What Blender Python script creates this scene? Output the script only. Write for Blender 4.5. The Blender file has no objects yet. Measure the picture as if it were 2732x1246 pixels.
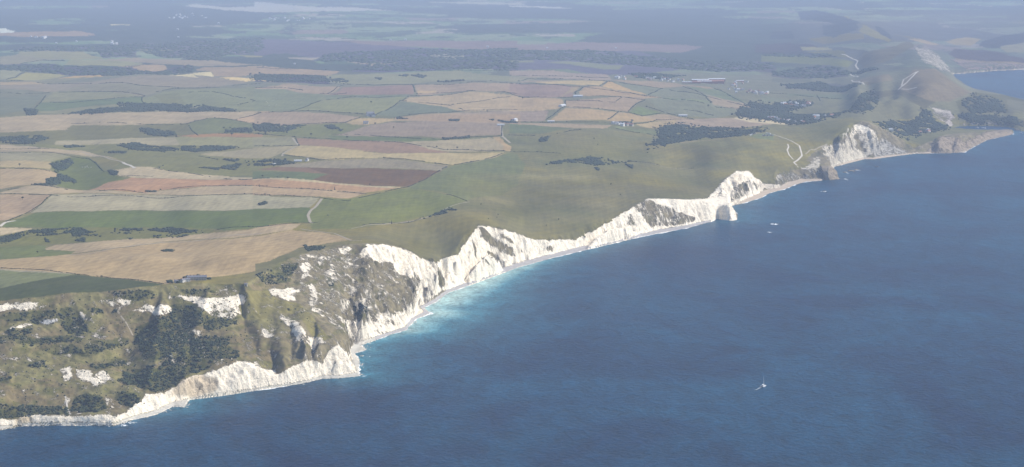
import bpy, bmesh, math, random
import numpy as np
from mathutils import Vector, Matrix
from mathutils.geometry import delaunay_2d_cdt
R = math.radians
SC = bpy.context.scene
# ---------------------------------------------------------------- camera
CAM_H = 820.0                 # metres above the sea
F = 5303.0                    # focal length in photograph pixels (2732 wide)
CX, HY = 1366.0, -159.0       # principal column, horizon row
cam_data = bpy.data.cameras.new('camera'); cam = bpy.data.objects.new('camera', cam_data)
SC.collection.objects.link(cam); SC.camera = cam
cam.location = (0, 0, CAM_H); cam.rotation_euler = (R(90), 0, 0)
cam_data.sensor_width = 36; cam_data.lens = F / 2732 * 36
cam_data.shift_y = (HY - 623) / 2732
cam_data.clip_start = 10; cam_data.clip_end = 200000
# ---------------------------------------------------------------- sky, sun, exposure
SUN_EL, SUN_AZ = R(41), R(80)          # azimuth clockwise from +Y (the view direction)
world = bpy.data.worlds.new('World'); SC.world = world; world.use_nodes = True
wn = world.node_tree.nodes; wl = world.node_tree.links
bg = wn['Background']
sky = wn.new('ShaderNodeTexSky'); sky.sky_type = 'NISHITA'; sky.sun_disc = False
sky.sun_elevation = SUN_EL; sky.sun_rotation = SUN_AZ; sky.altitude = 500

wl.new(sky.outputs[0], bg.inputs[0]); bg.inputs[1].default_value = 0.13
sun_data = bpy.data.lights.new('sun', 'SUN'); sun_data.energy = 4.6; sun_data.angle = R(0.5)
sun_data.color = (1.0, 0.95, 0.87)
sun = bpy.data.objects.new('sun', sun_data); SC.collection.objects.link(sun)
sd = Vector((math.sin(SUN_AZ) * math.cos(SUN_EL), math.cos(SUN_AZ) * math.cos(SUN_EL), math.sin(SUN_EL)))
sun.rotation_euler = sd.to_track_quat('Z', 'Y').to_euler(); sun.location = (3000, 3000, 3000)
SC.view_settings.view_transform = 'Standard'; SC.view_settings.look = 'None'
SC.view_settings.exposure = 0.2; SC.view_settings.gamma = 1.0; SC.view_settings.use_curve_mapping = False
SC.cycles.max_bounces = 5; SC.cycles.diffuse_bounces = 2; SC.cycles.glossy_bounces = 2
SC.cycles.volume_bounces = 1; SC.cycles.transparent_max_bounces = 8
SC.cycles.use_adaptive_sampling = False; SC.cycles.use_denoising = True; SC.cycles.denoiser = 'OPENIMAGEDENOISE'; SC.cycles.denoising_input_passes = 'RGB_ALBEDO_NORMAL'; SC.cycles.denoising_prefilter = 'ACCURATE'

# ---------------------------------------------------------------- geometry of the place
def unproj(x, y, h):                       # a point of the place from a sight line and its height
    Y = F * (CAM_H - h) / (y - HY)
    return ((x - CX) / F * Y, Y, h)
def nom(X, Y): return CX + F * X / Y, HY + F * CAM_H / Y      # plan coordinates (perspective plan of sea level)
def P(s, h=None):                          # "x,y,h x,y,h ..." -> list of world points
    out = []
    for t in s.split():
        a = [float(q) for q in t.split(',')]
        out.append(unproj(a[0], a[1], a[2] if len(a) > 2 else h))
    return out
def rng_noise(seed):
    r = np.random.default_rng(seed)
    return r.random((256, 256)).astype(np.float32)
_T = [rng_noise(k) for k in range(8)]
def vnoise(x, y, k=0):
    xi = np.floor(x).astype(np.int64); yi = np.floor(y).astype(np.int64)
    fx = (x - xi); fy = (y - yi); fx = fx * fx * (3 - 2 * fx); fy = fy * fy * (3 - 2 * fy)
    t = _T[k % 8]; a = xi & 255; b = yi & 255; a1 = (a + 1) & 255; b1 = (b + 1) & 255
    return (t[a, b] * (1 - fx) + t[a1, b] * fx) * (1 - fy) + (t[a, b1] * (1 - fx) + t[a1, b1] * fx) * fy
def fbm(x, y, oct=4, k=0, gain=.5):
    s = 0; a = 1; tot = 0
    for o in range(oct):
        s = s + a * vnoise(x * 2 ** o + 17.3 * o, y * 2 ** o + 5.1 * o, k + o); tot += a; a *= gain
    return s / tot * 2 - 1

COAST = P('''-420,1190 -200,1168 0,1148 46,1138 109,1136 218,1135 300,1137 354,1121 419,1106 463,1084 492,1088 504,1067 599,1055 700,1039
 800,1024 859,1011 905,1009 961,1003 957,981 959,960 945,943 978,933 963,920 985,914 1043,892 1087,880 1090,872 1111,851 1148,836 1131,821 1162,806
 1196,781 1250,762 1349,726 1375,716 1464,691 1563,667 1709,632 1827,610 1895,592 1912,583 1953,589 1966,586 1967,576 1958,560 1948,549
 1987,541 2033,527 2052,516 2099,503 2122,493 2150,485 2190,482 2204,478 2218,470 2228,458 2222,446
 2266,435 2304,425 2329,425 2386,417 2441,410 2484,409 2540,408 2574,406 2601,390 2631,374 2672,365 2702,357 2704,350''', 0)
# round the west arm of the cove, the round cove itself, its narrow mouth, then out to the bay
COAST += P('''2690,349.6 2660,350.5 2620,351.5 2575,350.5 2548,345 2541,340 2560,336.5 2604,335 2650,335.6 2686,338 2706,341 2716,344 2724,349 2760,351 2850,350 2950,338
 3000,325 2980,300 2900,285 2780,275 2720,264 2680,255 2640,247 2600,240 2570,225 2545,210 2538,199 2545,197 2577,195 2659,188 2732,185 2850,176 3000,168 3200,160''', 0)
TOE = P('''-420,1183 -200,1161 0,1138 41,1133 109,1130 218,1130 300,1130 360,1110 419,1093 447,1080 470,1072 504,1062 599,1049 700,1033
 800,1018 859,1004 905,1001 952,993 948,975 944,960 932,938 945,915 985,903 1043,884 1078,873 1100,848 1130,832 1122,818 1154,800
 1190,774 1244,754 1343,714 1375,704 1464,679 1563,655 1709,623 1827,601 1895,587''', 4)
TOE2 = P('''1955,547 1990,531 2033,512 2050,505 2080,500 2101,486 2136,478 2165,477 2192,477''', 4)
TOE3 = P('''2232,440 2266,430 2304,421 2329,420 2386,412.5 2441,407 2484,405''', 4)
# lower cliff edge below the undercliff
LOW = P('''-420,1165,14 -200,1143,14 0,1122,13 35,1121,13 109,1110,15 191,1116,14 259,1109,15 308,1112,14 340,1099,16 373,1078,20 395,1056,24 447,1045,26 468,1037,28
 498,1012,34 526,1000,36 560,995,37 599,980,42 646,968,45 667,982,40 699,986,36 716,1003,25 738,998,20 777,983,30 804,968,38 835,962,40 859,976,33 900,972,32 930,963,32''')
# top of the high cliffs
TOP = P('''-420,830,140 -200,812,143 0,801,145 152,791,147 245,781,149 354,770,150 436,762,151 560,752,152 654,760,145 690,735,148 740,706,150 790,690,151 850,668,152 893,656,152 974,650,151 1036,652,141 1083,664,116 1124,688,91 1158,702,70
 1164,722,50 1179,726,36 1199,719,48 1216,685,68 1230,664,80 1256,632,98 1278,604,111 1325,612,100 1342,619,92 1378,635,70 1431,645,48 1480,646,44 1537,646,43 1563,632,53 1613,602,66
 1689,556,77 1697,543,82 1728,530,85 1780,529,79 1827,530,72 1900,533,57 1930,534.5,57 1946,536,54''')
TOP2 = P('''1900,531,42 1921,490,66 1940,467,79 1963,458,81 1998,457,77 2010,471,58 2028,490,25 2045,489,20 2070,487,20 2073,464,32 2091,457,36 2133,450,36 2159,450,36 2192,455,30 2200,449,26''')
TOP3 = P('''2150,428,38 2170,405,52 2195,395,60 2223,384,66 2264,354,95 2277,335,112 2304,321,130 2318,323,128 2386,357,70 2419,379,32 2440,396,12 2468,380,32 2495,362,48 2522,353,54 2550,353,50 2618,350,32 2659,343,27 2686,344,25 2697,348,20''')
BATS = P('1944,534,55 1948,541,46 1955,556,30 1962,573,13')
CHALKRIDGE = P('2330,140,150 2400,121,166 2440,122,167 2480,136,130 2510,160,85 2535,185,30')
RED = P('2550,162,40 2604,161,45 2659,166,42 2732,172,36 2850,163,38 3000,155,38 3200,148,38')
def set_back(T, B, ratio=.42, hmin=8):      # a cliff edge must stand behind its own foot: lower it along its sight line until it does
    b = np.array([(p[0], p[1]) for p in B]); out = []
    for p in T:
        x, y, h = CX + F * p[0] / p[1], HY + F * (CAM_H - p[2]) / p[1], p[2]
        while h > hmin:
            q = np.array(unproj(x, y, h)[:2]); best = (1e9, 0)
            for a, c in zip(b[:-1], b[1:]):
                t = c - a; L = np.hypot(*t); k = np.clip(((q - a) @ t) / L ** 2, 0, 1); f = a + t * k; d = np.hypot(*(q - f))
                if d < best[0]: best = (d, (t[0] * (q - a)[1] - t[1] * (q - a)[0]) / L)
            sd_ = best[0] if best[1] > 0 else -best[0]
            if sd_ >= ratio * h: break
            h -= 1.0
        out.append(unproj(x, y, h))
        if abs(h - p[2]) > 3: print('set back', round(x), round(y), p[2], '->', h)
    return out
_i = [i for i, p in enumerate(TOP) if CX + F * p[0] / p[1] > 1155][0]
TOP = TOP[:_i] + set_back(TOP[_i:-1], TOE) + TOP[-1:]; LOW = set_back(LOW, TOE, .3, 6)
TOP2 = TOP2[:1] + set_back(TOP2[1:], TOE2); TOP3 = set_back(TOP3[:15], TOE3) + TOP3[15:]
lines = [(COAST, 1), (TOE, 0), (TOE2, 0), (TOE3, 0), (LOW, 0), (TOP, 0), (TOP2, 0), (TOP3, 0), (BATS, 0), (CHALKRIDGE, 0), (RED, 0)]
PTS = P('''
-300,870,118 -100,868,115 60,832,127 100,860,109 200,860,103 300,865,98 400,858,96 480,862,90 560,860,92 620,858,90
-300,930,89 -100,930,87 40,900,97 140,905,85 240,900,83 330,905,75 420,905,76 520,905,74 600,905,72
-300,990,62 -100,985,65 40,960,69 140,975,57 240,960,60 330,955,47 430,970,48 520,950,54 580,950,54
-300,1060,34 -100,1060,34 40,1050,33 140,1055,27 240,1050,28 330,1040,30 
640,790,125 650,830,100 655,880,72 690,862,84 735,850,88 770,853,86 800,885,76 818,922,63 720,930,52 700,970,36 760,960,44
700,770,128 760,770,122 800,800,104 840,840,86 886,905,62 850,925,56 920,945,44
720,740,138 780,725,136 850,720,126 900,740,112 850,780,106 900,800,88 920,860,62 960,820,66 1000,780,72 950,780,84 1000,720,100 1050,740,84 1050,800,56 1060,850,30 1000,870,34 1090,780,55 1120,760,48 1140,790,24 1150,740,48
940,700,124 1000,690,121 1060,700,97
1370,690,40 1310,690,62 1290,650,82
1640,590,56
2150,436,40 2200,430,34 2170,455,26 
2280,380,72 2330,370,70 2360,390,32 2300,400,38
2484,402,15 2510,401.5,18 2540,401,19 2574,398,18 2601,382,18 2631,367,16 2672,360,14 2698,353,10 2500,385,34 2560,378,34 2620,362,24''')
IN = P('''
-420,780,146 -200,760,148 0,740,150 200,730,152 400,700,152 600,690,154 520,742,155
-400,700,146 0,690,148 300,660,146 600,640,148 800,630,150 900,625,150 1000,620,146
-400,640,128 0,645,124 150,640,120 300,632,118 450,625,122 560,618,132 
-400,560,140 0,585,140 200,560,142 500,560,143 800,550,143 900,560,140
-400,500,135 0,520,137 300,520,140 600,525,140 900,510,136 1000,480,132
-400,420,120 0,470,132 100,440,128 200,470,98 170,430,106 240,440,96 300,450,118 450,470,134 700,480,138 1000,450,135 1150,440,132
0,400,128 150,390,124 330,410,112 470,440,112 600,430,108 720,425,122 900,430,134 1100,410,132
0,370,112 200,385,112 400,390,102 500,380,110 700,370,116 850,370,120 1050,370,120 1250,380,124 1340,395,126
-400,340,120 0,345,116 250,330,112 450,345,104 600,340,108 700,330,104 860,340,108 1100,330,112 1300,330,112
-400,300,116 0,305,122 300,300,120 600,300,115 900,305,108 1000,285,106 1200,290,110 1400,300,108 1550,300,106
-400,250,90 0,260,92 200,265,96 350,240,106 560,240,100 750,255,102 900,235,104 1060,240,104 1250,235,106 1450,235,104 1600,245,100
0,195,82 300,205,88 600,200,84 800,200,84 1000,205,84 1200,200,82 1400,195,78 1600,205,76
-400,170,55 0,170,60 400,165,60 800,165,58 1200,170,58 1600,175,52 1800,190,50
1700,225,80 1850,260,72 1950,290,52 2000,300,40 2080,290,30 2150,310,24 1800,290,80 1700,270,92 1600,290,98 1650,320,104 1900,310,72 2000,320,80 1800,310,90
1100,560,128 1200,540,128 1150,600,108 1100,640,96 1130,680,82 1060,620,110 1220,600,120 1250,560,124 1180,690,58
1000,570,136 1100,500,132 1200,470,130 1300,440,124 1300,500,104 1380,540,82 1400,590,64 1450,620,50 1350,580,96 1320,560,106 1500,600,54 1550,580,64 1600,560,70 1500,520,82
1550,500,92 1600,520,84 1650,500,88 1700,500,84 1800,500,70 1860,505,60 1400,460,112 1500,440,108 1450,480,104 1600,450,96 1550,425,104 1650,430,86
1700,431,76 1760,440,64 1810,448,56 1870,455,46 1940,462,34 2000,470,26 2030,476,22 1720,460,82 1800,470,76 1880,480,66
1400,400,122 1500,380,126 1560,350,122 1450,350,118 1600,390,110 1650,400,96 1690,415,84 1720,350,94 1760,345,84 1850,350,84 1950,345,88 1800,385,108 1750,400,104 1700,395,92 1850,380,116 1900,400,104 1950,420,84 2000,440,58 2050,455,40 1980,395,104 2050,400,88 2080,430,58 2110,440,44
2000,365,112 1930,360,108 1900,345,90 2050,350,104 2080,370,94 2120,395,70 2140,415,52
2060,330,84 2150,320,96 2200,325,112 2264,311,131 2230,330,124 2180,350,100 2180,375,84 2130,350,92 2240,350,112
2380,300,22 2320,290,26 2400,330,24 2340,310,60 2450,345,16 2500,340,14 2530,335,8
2480,372,34 2440,375,22
2200,310,60 2170,300,28 2100,315,56 2250,300,40
2210,285,40 2263,290,60 2300,268,110 2340,250,138 2386,238,148 2420,245,130 2450,262,100 2480,280,70 2500,300,40 2520,320,22 2400,265,100 2420,290,52 2360,280,66
2300,240,130 2350,210,140 2300,215,104 2262,218,74 2270,242,82 2400,185,158 2440,168,166 2490,182,160 2541,204,138 2577,238,96 2604,246,78 2640,252,56 2500,215,150 2450,205,154 2480,240,128 2540,250,96 2560,280,62 2600,270,62 2680,270,44 2732,290,40 2650,300,38 2700,315,38 2600,315,30 2560,325,22 2732,330,36 2850,320,40
2250,240,50 2200,250,45 2150,270,38 2100,250,45 2000,250,48 1950,230,50
2280,180,60 2200,200,52 2100,210,50 2000,200,50 2150,170,55
2250,150,102 2330,160,125 2390,170,134 2300,120,138 2250,100,126 2200,90,98 2150,110,82 2350,105,146 2290,80,150 2240,50,125 2210,40,118 2150,45,85 2100,60,60 2300,60,120 2380,80,70 2450,90,50 2500,110,46 2600,120,44 2732,130,50 2550,140,60 2640,80,60 2732,60,90 2700,70,70 2900,60,90 3100,60,60 3000,110,50
2540,150,60 2490,145,95
2100,130,48 2000,130,44 1900,150,42 1600,140,40 1200,140,38 800,140,38 400,140,40 0,140,42 -400,140,42
-400,90,40 0,100,38 400,90,36 800,90,34 1200,90,34 1600,90,34 2000,90,36
-400,40,36 0,50,34 500,45,22 900,45,22 1300,45,24 1700,45,26 2000,40,40 2500,40,40 
-400,5,20 0,10,20 400,10,3 700,20,2 1000,20,2 1300,10,2 1700,10,20 2200,8,40 2700,10,40 3100,10,40
-400,-40,30 400,-40,20 1200,-40,20 2000,-40,30 3100,-40,30 -400,-75,60 800,-80,50 1600,-75,60 2400,-75,60 3100,-75,50
-450,1100,22''')
# ---------------------------------------------------------------- triangulate the survey points
def offset(poly, d):
    a = np.array([(p[0], p[1]) for p in poly]); t = np.gradient(a, axis=0); t /= np.linalg.norm(t, axis=1)[:, None] + 1e-9
    return a + np.stack([t[:, 1], -t[:, 0]], 1) * d
co, edges, hs = [], [], []
def near_dup(q):
    return False
for L, closed in lines:
    b = len(co)
    for p in L: co.append(nom(p[0], p[1])); hs.append(p[2])
    edges += [(b + i, b + i + 1) for i in range(len(L) - 1)]
for p in PTS + IN: co.append(nom(p[0], p[1])); hs.append(p[2])
# sea floor: points well off the coast
cn = np.array([nom(p[0], p[1]) for p in COAST])
def inside(poly, x, y):
    x = np.asarray(x, float); y = np.asarray(y, float); r = np.zeros(x.shape, bool); n = len(poly)
    for i in range(n):
        x1, y1 = poly[i]; x2, y2 = poly[(i + 1) % n]
        if y1 == y2: continue
        c = ((y1 > y) != (y2 > y)) & (x < (x2 - x1) * (y - y1) / (y2 - y1) + x1); r ^= c
    return r
U0, U1, V0, V1 = -420, 3180, -100, 1300
sea_poly = [tuple(c) for c in cn] + [(4000, 150), (4000, 1500), (-600, 1500), (-600, 1200)]
ST, SV_ = 2.0, 1.0
gu = np.arange(U0, U1 + .1, ST); gv = np.arange(V0, V1 + .1, SV_)
GU, GV = np.meshgrid(gu, gv)
sea_mask = inside(sea_poly, GU, GV)
for x, y in [(u, v) for u in range(-400, 3200, 60) for v in range(120, 1310, 30)]:
    if inside(sea_poly, x, y):
        dmin = np.hypot((cn[:, 0] - x) * .5, cn[:, 1] - y).min()
        if dmin > 16: co.append((x, y)); hs.append(-25.0)
co += [(-600, -140), (3400, -140), (3400, 1400), (-600, 1400), (-600,600), (-600,300), (3400, 300), (3400, 700)]; hs += [50, 50, -25, -25, 135, 100, -25, -25]
_v, _e, _f, ov, oe, of = delaunay_2d_cdt([Vector((a, b)) for a, b in co], edges, [], 0, 1e-4)
vv = np.array([(v.x, v.y) for v in _v]); ca = np.array(co); ha = np.array(hs, float)
vh = np.zeros(len(vv))
for i in range(len(vv)):
    if ov[i]: vh[i] = ha[ov[i]].mean()
    else:
        d = np.hypot(*(ca - vv[i]).T); k = d.argsort()[:3]; w = 1 / (d[k] + 1e-3); vh[i] = (ha[k] * w).sum() / w.sum()
HG = np.full(GU.shape, 40.0)
for f in _f:
    a, b, c = f[0], f[1], f[2]
    (x0, y0), (x1, y1), (x2, y2) = vv[a], vv[b], vv[c]
    den = (y1 - y2) * (x0 - x2) + (x2 - x1) * (y0 - y2)
    if abs(den) < 1e-9: continue
    i0 = max(int((min(x0, x1, x2) - U0) / ST), 0); i1 = min(int((max(x0, x1, x2) - U0) / ST) + 2, len(gu))
    j0 = max(int((min(y0, y1, y2) - V0) / SV_), 0); j1 = min(int((max(y0, y1, y2) - V0) / SV_) + 2, len(gv))
    if i0 >= i1 or j0 >= j1: continue
    X = GU[j0:j1, i0:i1]; Y = GV[j0:j1, i0:i1]
    l0 = ((y1 - y2) * (X - x2) + (x2 - x1) * (Y - y2)) / den; l1 = ((y2 - y0) * (X - x2) + (x0 - x2) * (Y - y2)) / den; l2 = 1 - l0 - l1
    m = (l0 >= -1e-6) & (l1 >= -1e-6) & (l2 >= -1e-6)
    HG[j0:j1, i0:i1] = np.where(m, l0 * vh[a] + l1 * vh[b] + l2 * vh[c], HG[j0:j1, i0:i1])
HG = np.where(sea_mask, np.minimum(HG, -.3), np.maximum(HG, .3))
def blur(a, s, axis):
    n = int(s * 2.5) + 1; k = np.exp(-.5 * (np.arange(-n, n + 1) / s) ** 2); k /= k.sum()
    pad = [(0, 0), (0, 0)]; pad[axis] = (n, n); b = np.pad(a, pad, mode='edge'); out = np.zeros_like(a)
    for i, w in enumerate(k):
        out += w * (b[i:i + a.shape[0], :] if axis == 0 else b[:, i:i + a.shape[1]])
    return out
def blur2(a, su, sv): return blur(blur(a, su, 1), sv * 2, 0)
# cliff zone = between the water and the high cliff edge; inland is smoothed into rolling downs
def poly_nom(L): return [nom(p[0], p[1]) for p in L]
def pline(mask, L, r):                     # mark a band round a line
    for (x0, y0), (x1, y1) in zip(L[:-1], L[1:]):
        n = int(max(abs(x1 - x0), abs(y1 - y0)) / 2) + 1
        for k in range(n + 1):
            x = x0 + (x1 - x0) * k / n; y = y0 + (y1 - y0) * k / n
            i = int((x - U0) / ST); j = int((y - V0) / ST); q = int(r / ST)
            if -q <= i < mask.shape[1] + q and -q <= j < mask.shape[0] + q:
                mask[max(j - q, 0):max(j + q + 1, 0), max(i - q, 0):max(i + q + 1, 0)] = True
cz = sea_mask.copy()
def zone(*Ls):
    pl = []
    for L in Ls: pl += poly_nom(L)
    return inside(pl, GU, GV)
def nearest(L, x, y): 
    return int(np.argmin([math.hypot(a - x, b - y) for a, b in poly_nom(L)]))
iB = [i for i, p in enumerate(COAST)]
kb = nearest(COAST, 1948, 549); kA = nearest(COAST, 1895, 592)
cz |= zone(COAST[:kb + 1], TOP[::-1])
kd = nearest(COAST, 2222, 446)
cz |= zone(COAST[kb:kd + 1], TOP2[::-1])
ke = nearest(COAST, 2704, 350)
cz |= zone(COAST[kd:ke + 1], TOP3[::-1])

k1 = nearest(COAST, 2690, 349)
pline(cz, [tuple(c) for c in cn[k1:]], 3)
CZ = blur2(cz.astype(float), 1.0, .7)
near = np.clip((GV + 40) / 500, .25, 1)
inl = (~cz).astype(float)
for L in (TOP, TOP2, TOP3): pline_ = poly_nom(L)
def nblur(a, su, sv):
    w = blur2(inl, su, sv); return np.where(w > 1e-3, blur2(a * inl, su, sv) / np.maximum(w, 1e-3), a)
S1 = nblur(HG, 6, 3.2); S2 = nblur(HG, 13, 7.2)
SM = np.where(GV > 350, S2, S1)
HB = HG * CZ + SM * (1 - CZ)
HB = np.where(sea_mask, np.minimum(HG, -.3), np.maximum(HB, .3))
HC = blur2(HB, 1.2, .6)                     # takes the facets off
_k = np.clip((HG - 5) / 10, 0, 1); HB = np.where(cz & ~sea_mask, np.maximum(HC * _k + HB * (1 - _k), .3), HB)
YG = F * CAM_H / (GV - HY); XG = (GU - CX) / F * YG
# distance inside the cliff zone for the roughness mask
_uc = zone(LOW, TOP[:14][::-1])
ROUGH = blur2((cz & ~sea_mask).astype(float) * np.where(_uc, .38, 1), 3, 2)
HUM = blur2((_uc & ~sea_mask).astype(float), 6, 4)
def samp(A, u, v):
    x = np.clip((np.asarray(u) - U0) / ST, 0, A.shape[1] - 1.001); y = np.clip((np.asarray(v) - V0) / SV_, 0, A.shape[0] - 1.001)
    i = x.astype(int); j = y.astype(int); fx = x - i; fy = y - j
    return (A[j, i] * (1 - fx) + A[j, i + 1] * fx) * (1 - fy) + (A[j + 1, i] * (1 - fx) + A[j + 1, i + 1] * fx) * fy
def warp(X, Y):
    X = np.asarray(X, float); Y = np.asarray(Y, float)
    u, v = CX + F * X / Y, HY + F * CAM_H / Y
    r = samp(ROUGH, u, v)
    wx = (fbm(X / 34, Y / 34, 4, 0) * 17 + fbm(X / 11, Y / 11, 3, 6) * 6) * r; wy = (fbm(X / 34 + 50, Y / 34 + 9, 4, 3) * 17 + fbm(X / 11, Y / 11, 3, 7) * 6) * r
    lim = np.clip(samp(HB, u, v) / 16, 0, 1)
    wx *= lim; wy *= lim
    X2 = X + wx; Y2 = Y + wy
    return X2, Y2, CX + F * X2 / Y2, HY + F * CAM_H / Y2, r, lim, u, v
def height(X, Y):
    X = np.asarray(X, float); Y = np.asarray(Y, float)
    X2, Y2, u2, v2, r, lim, u, v = warp(X, Y)
    h = samp(HB, u2, v2)
    h0 = samp(HB, u, v)
    h = np.where(h0 < .5, h0, np.maximum(h, .2))
    h = h + r * lim * (fbm(X / 45, Y / 45, 5, 2) * 5 + fbm(X / 14, Y / 14, 3, 4) * 2.2)
    h = h + samp(HUM, u, v) * (fbm(X / 70, Y / 60, 4, 3) * 9 + fbm(X / 16, Y / 16, 3, 1) * 2.2)
    h = h + (1 - r) * np.clip(h0 / 30, 0, 1) * (fbm(X / 300, Y / 300, 4, 5) * 8 * (1 + .3 * np.clip((Y - 8500) / 2500, 0, 1)) + fbm(X / 70, Y / 70, 3, 1) * 1.1 + fbm(X / 900, Y / 900, 2, 6) * 16 * np.clip((Y - 4500) / 3000, 0, 1))
    return np.where(h0 < .5, h0, np.maximum(h, .25))
# ---------------------------------------------------------------- the land as one sheet
us = np.concatenate([np.arange(-400, -40, 12), np.arange(-40, 2772, 2.3), np.arange(2772, 3160, 12)])
vs = np.arange(-96, 1296, 1.0)
UU, VV = np.meshgrid(us, vs)
Yv = F * CAM_H / (VV - HY); Xv = (UU - CX) / F * Yv
Hf = samp(HB, UU, VV)
dh = np.abs(np.gradient(Hf, axis=0)) * F / Yv
land = (Hf > -1)
rho = np.where(land, 1.0, .06) + np.where(land, np.clip(dh, 0, 22) * .8, 0)
rho *= np.where(VV < 60, .9, 1)
rho = blur(blur(rho, 5, 1), 2.5, 0)
cum = np.cumsum(rho, axis=0); cum = (cum - cum[:1]) / (cum[-1:] - cum[:1])
NR = 1020
tt = np.linspace(0, 1, NR)
VR = np.stack([np.interp(tt, cum[:, i], vs) for i in range(len(us))], 1)
UR = np.repeat(us[None], NR, 0)
LY = F * CAM_H / (VR - HY); LX = (UR - CX) / F * LY
LZ = height(LX, LY)
PX = UR; PY = HY + F * (CAM_H - LZ) / LY          # where each point lies along its sight line
# ---------------------------------------------------------------- ground cover, traced field by field
TL = dict(A=(0, 0), B=(680, 0), C=(1360, 0), D=(2032, 0), E=(0, 300), F=(680, 300), G=(1360, 300), H=(2032, 300), I=(0, 600), J=(680, 600), K=(0, 900))
def tp(s):
    t = s.split(); k = t[0]
    if k == 'S': o, q = (0, 0), 1
    elif k == 'L': o, q = (1200, 480), 850 / 2574
    elif k == 'M': o, q = (1800, 420), 600 / 2573
    elif k == 'N': o, q = (600, 620), 650 / 1909
    else: o, q = TL[k], 1 / 3.671
    return [(o[0] + float(a.split(',')[0]) * q, o[1] + float(a.split(',')[1]) * q) for a in t[1:]]
SIG = 4.8e-5
AIR = np.array([.41, .50, .78]); KL = 1.36
def lin(c): c = np.array(c, float) / 255; return np.where(c < .04045, c / 12.92, ((c + .055) / 1.055) ** 2.4)
def raw_col(c, y, h=110):
    D = F * (CAM_H - h) / (max(y, 5) - HY); T = math.exp(-SIG * D)
    return np.clip((lin(c) - AIR * (1 - T)) / (T * KL), .012, .62)
def true_col(c, y, h=110):                # remove the air between to get the surface's own colour
    c = np.array(c, float); mm = c.mean(); kf = .52 + .25 * min(max((c[0] - c[2] - 20) / 20, 0), 1)
    kf -= .022 * max(0, c[1] - (c[0] + c[2]) / 2 - 1) * (c[0] > c[1])
    c = mm + 17 * min(max((180 - mm) / 75, 0), 1) + (c - mm) * kf + np.array([0, 0, 0 + 14 * min(max((600 - y) / 400, 0), 1)]) * (1 - min(max((mm - 130) / 40, 0), 1) * .7)
    D = F * (CAM_H - h) / (max(y, 5) - HY); T = math.exp(-SIG * D)
    return np.clip((lin(c) - AIR * (1 - T)) / (T * KL), .012, .62)
BX0, BY0, BW, BH = -420, -110, 3600, 1420
COL = np.zeros((BH, BW, 3), np.float32)
vpx, upx = np.mgrid[BY0:BY0 + BH, BX0:BX0 + BW].astype(np.float32)
def region(poly):
    xs = [p[0] for p in poly]; ys = [p[1] for p in poly]
    i0 = max(int(min(xs)) - BX0 - 1, 0); i1 = min(int(max(xs)) - BX0 + 2, BW); j0 = max(int(min(ys)) - BY0 - 1, 0); j1 = min(int(max(ys)) - BY0 + 2, BH)
    return slice(j0, j1), slice(i0, i1), inside(poly, upx[j0:j1, i0:i1], vpx[j0:j1, i0:i1])
def fill(A, poly, val):
    j, i, m = region(poly); A[j, i][m] = val
# default cover by distance: downland grass near, patchwork plain far away
def ramp(y):
    ks = [(-110, (150, 163, 205)), (20, (148, 160, 200)), (90, (128, 143, 180)), (140, (124, 138, 165)), (200, (128, 142, 145)), (300, (126, 136, 125)), (400, (128, 132, 112)), (560, (134, 131, 106)), (800, (118, 117, 94)), (1300, (108, 106, 84))]
    for (a, ca), (b, cb) in zip(ks[:-1], ks[1:]):
        if y <= b: t = (y - a) / (b - a); return true_col([p + (q - p) * t for p, q in zip(ca, cb)], y)
    return true_col(ks[-1][1], y)
for j in range(BH): COL[j] = ramp(j + BY0)
Yd = F * (CAM_H - 90) / (vpx[420:] - HY); Xd = (upx[420:] - CX) / F * Yd
td = np.clip(fbm(Xd / 170 + Yd / 900, Yd / 260, 5, 2) * 1.7, -1, 1)[..., None] * .55
COL[420:] = np.where(td > 0, COL[420:] * (1 - td) + raw_col((158, 150, 122), 500) * td, COL[420:] * (1 + td) - raw_col((116, 126, 104), 500) * td)
# patchwork plain beyond the downs: cells in plan, coloured by kind of land
Yp = F * (CAM_H - 50) / (vpx[:320, ::1] - HY + 1e-3); Xp = (upx[:320] - CX) / F * Yp
Yp = Yp + fbm(Xp / 1500, Yp / 1500, 3, 1) * 300; Xp = Xp + fbm(Xp / 900, Yp / 900, 3, 2) * 200
cx = np.floor(Xp / 460 + fbm(Xp / 700, Yp / 700, 2, 4) * .8); cy = np.floor(Yp / 650 + np.where(cx % 2 == 0, .5, 0))
hsh = _T[3][(cx.astype(int) * 7 + 13) & 255, (cy.astype(int) * 5 + 31) & 255]
wd = fbm(Xp / 1600, Yp / 1600, 4, 6)
woodm = wd > -.1
pal = np.zeros(hsh.shape + (3,), np.float32)
for lo, hi, c in [(0, .25, (.10, .16, .06)), (.25, .45, (.15, .20, .09)), (.45, .7, (.05, .08, .035)), (.7, .88, (.17, .20, .10)), (.88, .95, (.28, .24, .17)), (.95, 1.01, (.18, .135, .10))]:
    pal[(hsh >= lo) & (hsh < hi)] = c
pal[woodm] = (.028, .038, .022)
sub = fbm(Xp / 160, Yp / 160, 3, 7); pal[(sub > .25) & ~woodm] = (.035, .05, .028)
jm = np.clip((205 - BY0 - np.arange(320)) / 25., 0, 1)[:, None, None]
right = np.clip((upx[:320, :, None] - 2050) / 120, 0, 1) * np.clip((vpx[:320, :, None] - 20) / 30, 0, 1)
wgt = jm * (1 - .45 * right)
COL[:320] = COL[:320] * (1 - wgt) + pal * wgt
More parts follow.
